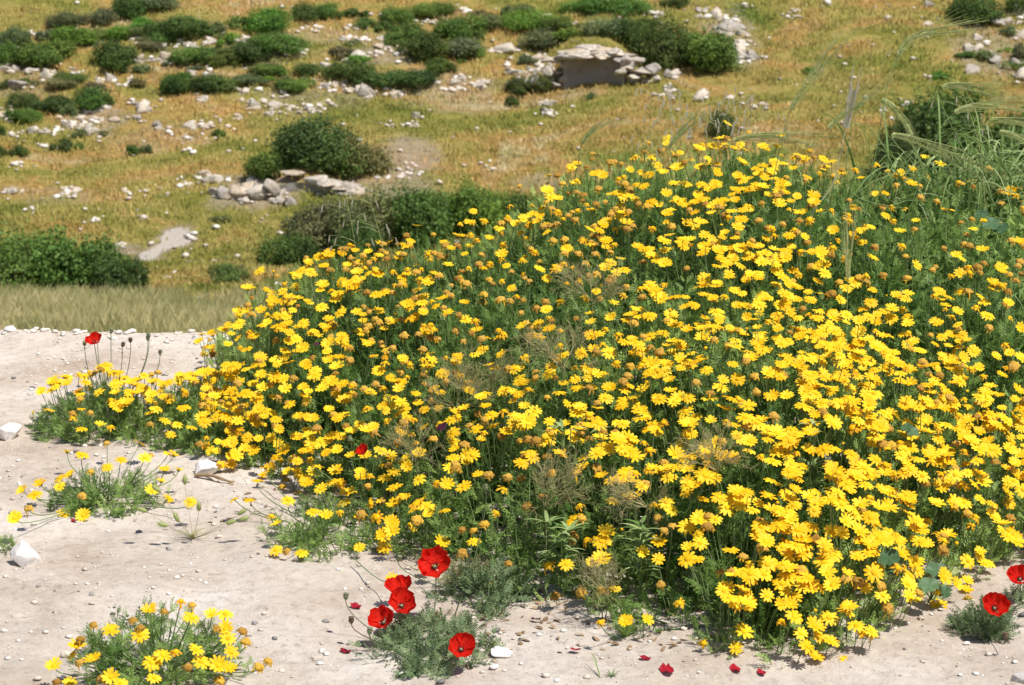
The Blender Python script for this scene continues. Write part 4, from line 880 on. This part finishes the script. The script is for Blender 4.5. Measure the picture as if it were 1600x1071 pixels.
# ------------------------------------------------------------------ grasses
def barley(pts, ear, awn, Y, label, dry=False, seed=0, stemr=.0014, width=1.):
    """stem through pts, ear along ear, awns fanning on to the point awn"""
    rg = np.random.default_rng(seed); S = spline([P(a, b, Y+.02*i) for i, (a, b) in enumerate(pts)], 26); E = spline([P(a, b, Y) for a, b in ear], 18); tip = P(awn[0], awn[1], Y)
    base = S[0].copy(); base[2] = float(T(base[0], base[1])); S = np.vstack([base, S]) if S[0][2] > base[2] else S
    root = thing('wild_barley', base, label, 'barley stalk', 'wild barley stalks'); m = M_DRYEAR if dry else M_GRASS; me = M_DRYEAR if dry else M_EAR
    A = Acc(); A.tube(np.vstack([S, E[:1]]), stemr, stemr*.7, 0, .35); link('stem', A.mesh('stem', [m], base), root)
    B = Acc(); A2 = Acc(); tg = np.gradient(E, axis=0); tg /= np.linalg.norm(tg, axis=1, keepdims=True); far = tip-E[-1]; fl = np.linalg.norm(far)
    for i in range(17):
        for s in (-1, 1):
            p = E[i]; sd = np.cross(tg[i], [0, 1, 0]); sd = sd/np.linalg.norm(sd)*s; q = p+tg[i]*.010+sd*.0035*width
            B.blade([p, (p+q)/2+sd*.002*width, q], .0062*width, 0, rg.random(), side=sd+[0, .25, 0])
            d = tg[i]*.55+far/fl*.9+sd*.10+rg.normal(0, .05, 3); l = fl*(.75+.4*rg.random())*(1-.25*i/17)+.01; A2.tube([q, q+d*l*.5, q+d*l-[0, 0, .03*l*l/fl]], .0006, .0003, 0, .5+.5*rg.random())
    link('ear', B.mesh('ear', [me], base), root); link('awns', A2.mesh('awns', [me], base), root)
barley([(1340, 560), (1350, 400), (1357, 300), (1370, 230), (1385, 140), (1402, 90)], [(1404, 86), (1418, 64), (1440, 54), (1462, 50)], (1525, 38), 5.95, 'tallest barley stalk arching right against the hill, right of the crest', seed=1, stemr=.0016, width=1.4)
barley([(1195, 420), (1205, 300), (1222, 220), (1232, 180)], [(1236, 172), (1248, 150), (1268, 120), (1285, 98)], (1326, 50), 6.1, 'slim barley stalk leaning up right above the crest', seed=2, width=1.2)
barley([(1430, 330), (1330, 300), (1330, 200), (1350, 158), (1372, 154)], [(1378, 156), (1395, 168), (1412, 188), (1424, 212)], (1432, 222), 6.2, 'barley ear drooping down right of the tallest stalk', seed=3, width=1.6)
barley([(1480, 330), (1430, 260), (1400, 225), (1392, 212)], [(1394, 211), (1420, 215), (1450, 228), (1480, 242)], (1560, 285), 6.15, 'green barley ear lying nearly flat above the right shoulder', seed=4, width=1.4)
barley([(1560, 330), (1520, 260), (1488, 200), (1466, 150), (1466, 140)], [(1472, 137), (1485, 133), (1505, 134), (1522, 139)], (1580, 158), 6.3, 'barley ear bending right before the big dark shrub', seed=5, width=1.3)
barley([(1420, 330), (1450, 250), (1470, 200), (1488, 180)], [(1492, 176), (1510, 168), (1535, 164), (1560, 166)], (1640, 172), 6.1, 'pale green barley ear reaching to the right edge, upper one', seed=6, width=1.3)
barley([(1620, 330), (1570, 260), (1545, 200), (1540, 190)], [(1545, 188), (1565, 187), (1585, 190), (1605, 195)], (1680, 205), 6.2, 'green barley ear at the right edge, middle one', seed=7, width=1.3)
barley([(1520, 340), (1540, 260), (1555, 215)], [(1562, 206), (1580, 210), (1598, 218), (1612, 226)], (1660, 250), 6.3, 'green barley ear at the right edge, lowest one', seed=8, width=1.3)
barley([(1110, 290), (1120, 240), (1140, 222)], [(1146, 220), (1170, 213), (1195, 211), (1220, 212)], (1300, 226), 6.35, 'green barley ear bowed level over the crest', seed=9, width=1.3)
barley([(1270, 330), (1300, 290), (1312, 245), (1320, 205)], [(1321, 200), (1326, 180), (1330, 160), (1334, 140)], (1338, 112), 6.3, 'bleached white dry ear upright right of the crest', dry=True, seed=10, width=1.8)
barley([(905, 300), (903, 262), (908, 230)], [(910, 224), (916, 214), (924, 207), (930, 202)], (944, 192), 6.45, 'short curved green ear above the ridge, left of the crest', seed=11)
barley([(1000, 310), (1020, 260), (1040, 236)], [(1044, 232), (1052, 220), (1062, 210), (1070, 202)], (1092, 180), 6.4, 'dark green ear left of the crest under the oats', seed=12)
barley([(1322, 520), (1324, 470), (1325, 440)], [(1325, 436), (1325, 420), (1326, 405), (1327, 390)], (1328, 340), 5.55, 'pale long awned ear standing amid the right side blooms', seed=13, width=1.1)
barley([(1240, 330), (1262, 240), (1290, 205)], [(1294, 200), (1310, 186), (1330, 172), (1350, 160)], (1382, 122), 6.3, 'bright green ear slanting right beside the bleached ear', seed=14, width=1.2)
def grass_clump(px, py, Y, n, h, lab, seed, spread=.10, w=.008, lean=.75):
    n = int(n*1.7); w *= 1.15; rg = np.random.default_rng(seed); c = P(px, py, Y); g = np.array([c[0], c[1], float(T(c[0], c[1]))]); root = thing('grass_clump', g, lab, 'grass clump', 'green grass clumps behind the daisies'); A = Acc()
    H = c[2]-g[2]
    for i in range(n):
        b = g+[rg.normal(0, spread), rg.normal(0, spread*.6), 0]; b[2] = float(T(b[0], b[1])); a = rg.random()*6.28; L = h*(.5+.7*rg.random()); d = np.array([cos(a)+.25, sin(a)*.6, 0])*L*lean*(.4+rg.random()*1.9)
        z0 = H*(.5+.3*rg.random()); A.blade(bez(b+[0, 0, 0], b+[0, 0, z0+L*1.0]+d*.3, b+[0, 0, z0+L*(.0+.6*rg.random())]+d, 12), w*(.5+.8*rg.random()), 0, rg.random(), side=[-sin(a)+.2, cos(a), .3])
    link('blades', A.mesh('blades', [M_GRASS], g), root)
for k, (px, py, Y, n, h, lab) in enumerate([(1420, 300, 6.85, 60, .30, 'grass clump just right of the tallest barley stalk'), (1490, 280, 6.9, 75, .34, 'grass clump in front of the big dark shrub'), (1560, 270, 6.9, 85, .38, 'grass clump near the right edge, dense and arching'),
        (1610, 270, 6.9, 80, .36, 'grass clump cut by the right edge'), (1350, 290, 6.8, 34, .28, 'grass clump at the foot of the bleached ear'), (1270, 280, 6.5, 22, .26, 'sparse grass blades between crest and bleached ear'),
        (1150, 250, 6.7, 16, .22, 'sparse grass blades curving over the crest'), (1060, 265, 6.7, 12, .2, 'few dark grass blades left of the crest'), (1450, 270, 6.9, 45, .34, 'grass clump with long blades crossing the dark shrub'), (1530, 260, 6.95, 55, .36, 'tall grass clump between the flat barley ears'), (1590, 240, 6.95, 55, .40, 'highest grass clump at the right edge'), (1405, 270, 6.85, 26, .44, 'upright grass blades against the left side of the dark shrub'), (1575, 250, 6.8, 46, .50, 'tallest upright grass clump at far right'), (1500, 270, 6.8, 36, .42, 'upright grass clump in the middle of the right side grasses'), (1530, 420, 6.0, 22, .2, 'low grass clump among ochre heads at far right')]):
    grass_clump(px, py, Y, n, h, lab, 900+k)
def oat(base_px, top, side, Y, lab, seed, n=16):
    rg = np.random.default_rng(seed); S = spline([P(a, b, Y) for a, b in base_px+[top]], 20); g = S[0].copy(); g[2] = float(T(g[0], g[1])); root = thing('wild_oat', g, lab, 'oat stalk', 'wild oat stalks')
    A = Acc(); A.tube(np.vstack([g, S]), .0011, .0006, 0, .6)
    for i in range(n):
        p = S[int(rg.integers(9, 20))]; a = rg.random()*6.28; L = .02+.045*rg.random(); q = p+np.array([cos(a)*L*1.2+side*L*.4, sin(a)*L*.7, L*.4]); e = q+[.006*cos(a), 0, -.022]
        A.tube(bez(p, (p+q)/2+[0, 0, .012], q, 5), .00045, .0003, 0, .8); d = (e-q)*1.15; B = Acc()
        B.blade([q, q+d*.45, e], .0052, 0, rg.random(), side=[1, .3, 0]); B.blade([q, q+d*.5+[.002, 0, 0], e+[.004, 0, .001]], .003, 0, rg.random(), side=[.3, 1, 0]); B.tube([q+d*.3, e+d*.9+[rg.normal(0, .004), 0, 0]], .0004, .0002, 0, .3); link('spikelet', B.mesh('spikelet', [M_DRYEAR], g), root)
    link('stem', A.mesh('stem', [M_EAR], g), root)
for k, (bp, top, sd, Y, lab, n) in enumerate([([(1000, 300), (1010, 235)], (1018, 150), 1, 6.4, 'tall oat stalk with white husks, leftmost of those by the crest', 16), ([(1030, 290), (1035, 220)], (1050, 165), 1, 6.5, 'oat stalk with hanging husks left of the crest, second from left', 18),
        ([(1075, 270), (1080, 215)], (1092, 158), 1, 6.4, 'oat stalk with dense pale husks before the crest', 20), ([(1110, 260), (1120, 210)], (1150, 150), 1, 6.5, 'oat stalk leaning right over the small dark shrub', 20), ([(1145, 260), (1160, 215)], (1195, 165), 1, 6.45, 'short oat stalk nearest the crest, husks to the right', 14),
        ([(560, 440), (556, 390)], (540, 300), -1, 6.5, 'oat stalk at left before the grey green thicket, left one', 9), ([(600, 425), (596, 380)], (578, 312), -1, 6.5, 'oat stalk at left before the thicket, right one', 9), ([(1540, 330), (1530, 230)], (1500, 130), -1, 6.4, 'thin oat stalk rising from the right edge grass', 8)]):
    oat(bp, top, sd, Y, lab, 950+k, n)
# bristly little grass on the dirt
c = ground(302, 842); root = thing('bristle_grass', c, 'small dry grass with fat green bristly heads on bare dirt at left', 'grass'); A = Acc(); rg = np.random.default_rng(5)
for (px, py, ax, ay) in [(289, 757, 0, 1), (250, 768, -.7, .5), (229, 799, -.9, .3), (262, 822, -.9, .2), (279, 815, -.4, .8), (311, 798, 0, -1), (372, 804, .8, .5), (354, 818, .9, .25), (374, 813, .9, .3)]:
    p = P(px, py, 4.98 if py > 790 else 5.05); A.tube(bez(c, (c+p)/2-[0, 0, .005], p, 8), .0007, .0005, 0, rg.random())
    d = np.array([ax, -.3 if ay < 0 else 0, abs(ay)], float); d /= np.linalg.norm(d); V, F = ico(2); R = frames(d, 0.)[0]; B = Acc(); B.add(Tpl(V*[.0048, .0048, .012], F), R, p+d*.010, .4)
    for k in range(60):
        n = rg.normal(size=3); n /= np.linalg.norm(n); q = p+d*.010+R@(n*[.0048, .0048, .012]); B.tube([q, q+R@n*.003+d*.004], .00025, .0001, 0, rg.random())
    link('seed_head', B.mesh('seed_head', [M_EAR], c), root)
for k in range(30):
    a = rg.random()*6.28; L = .03+.04*rg.random(); A.blade(bez(c, c+[cos(a)*L*.4, sin(a)*L*.3, L*.5], c+[cos(a)*L, sin(a)*L*.7, L*.35*rg.random()], 7), .0022, 0, rg.random(), side=[-sin(a), cos(a), 0])
link('stems', A.mesh('stems', [M_TWIG], c), root)

# ------------------------------------------------------------------ foreground stones, gravel, litter
for i, (px, py, w, hh, lab) in enumerate([(38, 884, 46, .85, 'white angular stone at the left edge of the dirt'), (8, 688, 52, .7, 'white stone cut by the left edge beside the daisies'), (325, 742, 38, .6, 'white stone at the left foot of the mound'), (104, 517, 26, .75, 'pale pointed stone on the crest of the bank at left'),
        (17, 521, 26, .5, 'low pale stone on the bank crest at far left'), (146, 522, 22, .4, 'low stone on the bank crest right of the pointed one'), (1597, 1068, 34, .7, 'grey rounded stone in the bottom right corner'), (780, 1028, 46, .35, 'half buried pale stone right of the lower poppy'),
        (28, 966, 26, .35, 'flat reddish stone half buried at left'), (264, 862, 14, .5, 'dark small stone on the dirt below the bristly grass'), (508, 975, 14, .5, 'small grey stone left of the fallen poppy petal'), (398, 978, 12, .5, 'small dark stone right of the corner daisy'), (143, 933, 12, .5, 'small blue grey stone on the open dirt'),
        (61, 920, 10, .6, 'small brown stone on the open dirt at left'), (45, 523, 12, .5, 'small stone on the bank crest between two larger'), (200, 524, 12, .5, 'small stone on the bank crest behind the poppy pods'), (310, 540, 16, .5, 'pale stone on the bank crest beside the mound')]):
    p = ground(px, py-3); s = w/2*proj(p)[2]/FPX; g = {9: .5, 10: .45, 11: .45, 12: .5, 13: .55, 6: .7, 8: .8}.get(i, 1.08)
    o = place('stone', rock_mesh('stone', 1040+i, sub=4, cuts=26, flat=hh, rough=.07, m=M_STONE), None, (0, 0, 0), p-[0, 0, s*hh*.2], frames([rr.normal(0, .1), rr.normal(0, .1), 1], rr.random()*6.28)[0], s, (g, g*(.93 if i in (8, 13) else 1), g*(.88 if i in (8, 13) else 1.03)))
    tag(o, lab, 'stone')
G = Acc(); rg = np.random.default_rng(31); PB = [rock_tpl(1100+i, sub=1, cuts=4, flat=.45) for i in range(5)]
n = 13000; x = -2.1+rg.random(n)*4.2; y = 3.6+rg.random(n)**.8*3.5; dens = (vn(x, y, .25, 7) > -.25+.3*rg.random(n)); x, y = x[dens], y[dens]; z = T(x, y); s = .0014+.0065*rg.random(len(x))**5+.0015*rg.random(len(x)); s = np.where(rg.random(len(x)) < .014, .007+.006*rg.random(len(x)), s)
tn = np.clip(.74+.2*rg.normal(size=len(x)), .2, 1); tn = np.where(rg.random(len(x)) < .10, .12*rg.random(len(x)), tn)
for v in range(5):
    q = slice(v, None, 5); k = len(x[q]); G.add(PB[v], frames(np.tile([0, 0, 1.], (k, 1)), rg.random(k)*6.28)*s[q][:, None, None], np.stack([x[q], y[q], z[q]], 1), tn[q])
for i in range(240):                                            # rubble along the crest
    xx = -2.1+rg.random()*4.2; yy = float(crest(np.array(xx)))-.10+.10*rg.random(); G.add(PB[i % 5], frames([0, 0, 1], rg.random()*6)[0]*(.004+.012*rg.random()**2), [xx, yy, float(T(xx, yy))], .8)
tag(link('gravel', G.mesh('gravel', [M_GRAVEL])), 'pebbles and grit scattered over the pale dirt', 'gravel', kind='stuff')
Lt = Acc()
for i in range(260):
    u = rg.random(); qx, qy = (760+rg.random()*380, 925+rg.random()*95) if u < .5 else (330+rg.random()*380, 735+rg.random()*120) if u < .75 else (620+rg.random()*150, 960+rg.random()*90)
    p = ground(qx, qy); a = rg.random()*6.28; L = .008+.018*rg.random(); d = np.array([cos(a), sin(a), 0]); Lt.blade(bez(p+[0, 0, .002], p+d*L*.5+[0, 0, .008*rg.random()+.002], p+d*L+[0, 0, .003], 5), .004+.008*rg.random(), 0, rg.random(), side=[-sin(a), cos(a), .3*rg.normal()])
for i in range(420):                                            # broken dry stems and crumbs of leaf on the open dirt
    x, y = -2+rg.random()*4, 3.7+rg.random()*3.2; a = rg.random()*6.28; L = .006+.02*rg.random()**2; q = np.array([x, y, float(T(x, y))+.002]); d = np.array([cos(a), sin(a), 0])
    Lt.tube(bez(q, q+d*L*.5+[0, 0, .003], q+d*L+[rg.normal(0, .002), 0, 0], 4), .0006, .0004, 0, rg.random())
tag(link('leaf_litter', Lt.mesh('leaf_litter', [M_LITTER])), 'curled brown dead leaves under the edge of the mound', 'leaf litter', kind='stuff')
A = Acc(); a0, a1 = ground(305, 746), ground(363, 757); A.tube(spline([a0+[0, 0, .005], (a0+a1)/2+[0, 0, .012], a1+[0, 0, .004]], 9), .005, .0025, 0, .7, 5); A.tube(spline([a0+[.03, 0, .01], (a0+a1)/2+[.02, -.012, .006], a1+[.005, .01, .004]], 7), .003, .0015, 0, .9, 5)
tag(link('dry_stalk', A.mesh('dry_stalk', [M_LITTER])), 'brown dry broken stalk lying by the white stone', 'stick')
c = ground(956, 1056); root = thing('seedling', c, 'tiny green seedling on the dirt at the bottom middle', 'seedling'); A = Acc()
for k in range(7):
    a = k*.9+.3; d = np.array([cos(a), sin(a), .55]); A.blade(bez(c, c+d*.008, c+d*.016, 5), .004, 0, .3+.08*k, side=[-sin(a), cos(a), 0])
link('leaves', A.mesh('leaves', [M_PLEAF], c), root)
c = ground(938, 1060); A = Acc(); A.blade(spline([c, P(932, 1040, 4.2), P(922, 1015, 4.25)], 9), .003, 0, .7); A.tube(spline([c, P(930, 1030, 4.2), P(924, 1020, 4.22)], 7), .0008, .0005, 0, .5)
tag(link('grass_sprig', A.mesh('grass_sprig', [M_GRASS])), 'single thin green grass blade left of the seedling', 'grass blade')
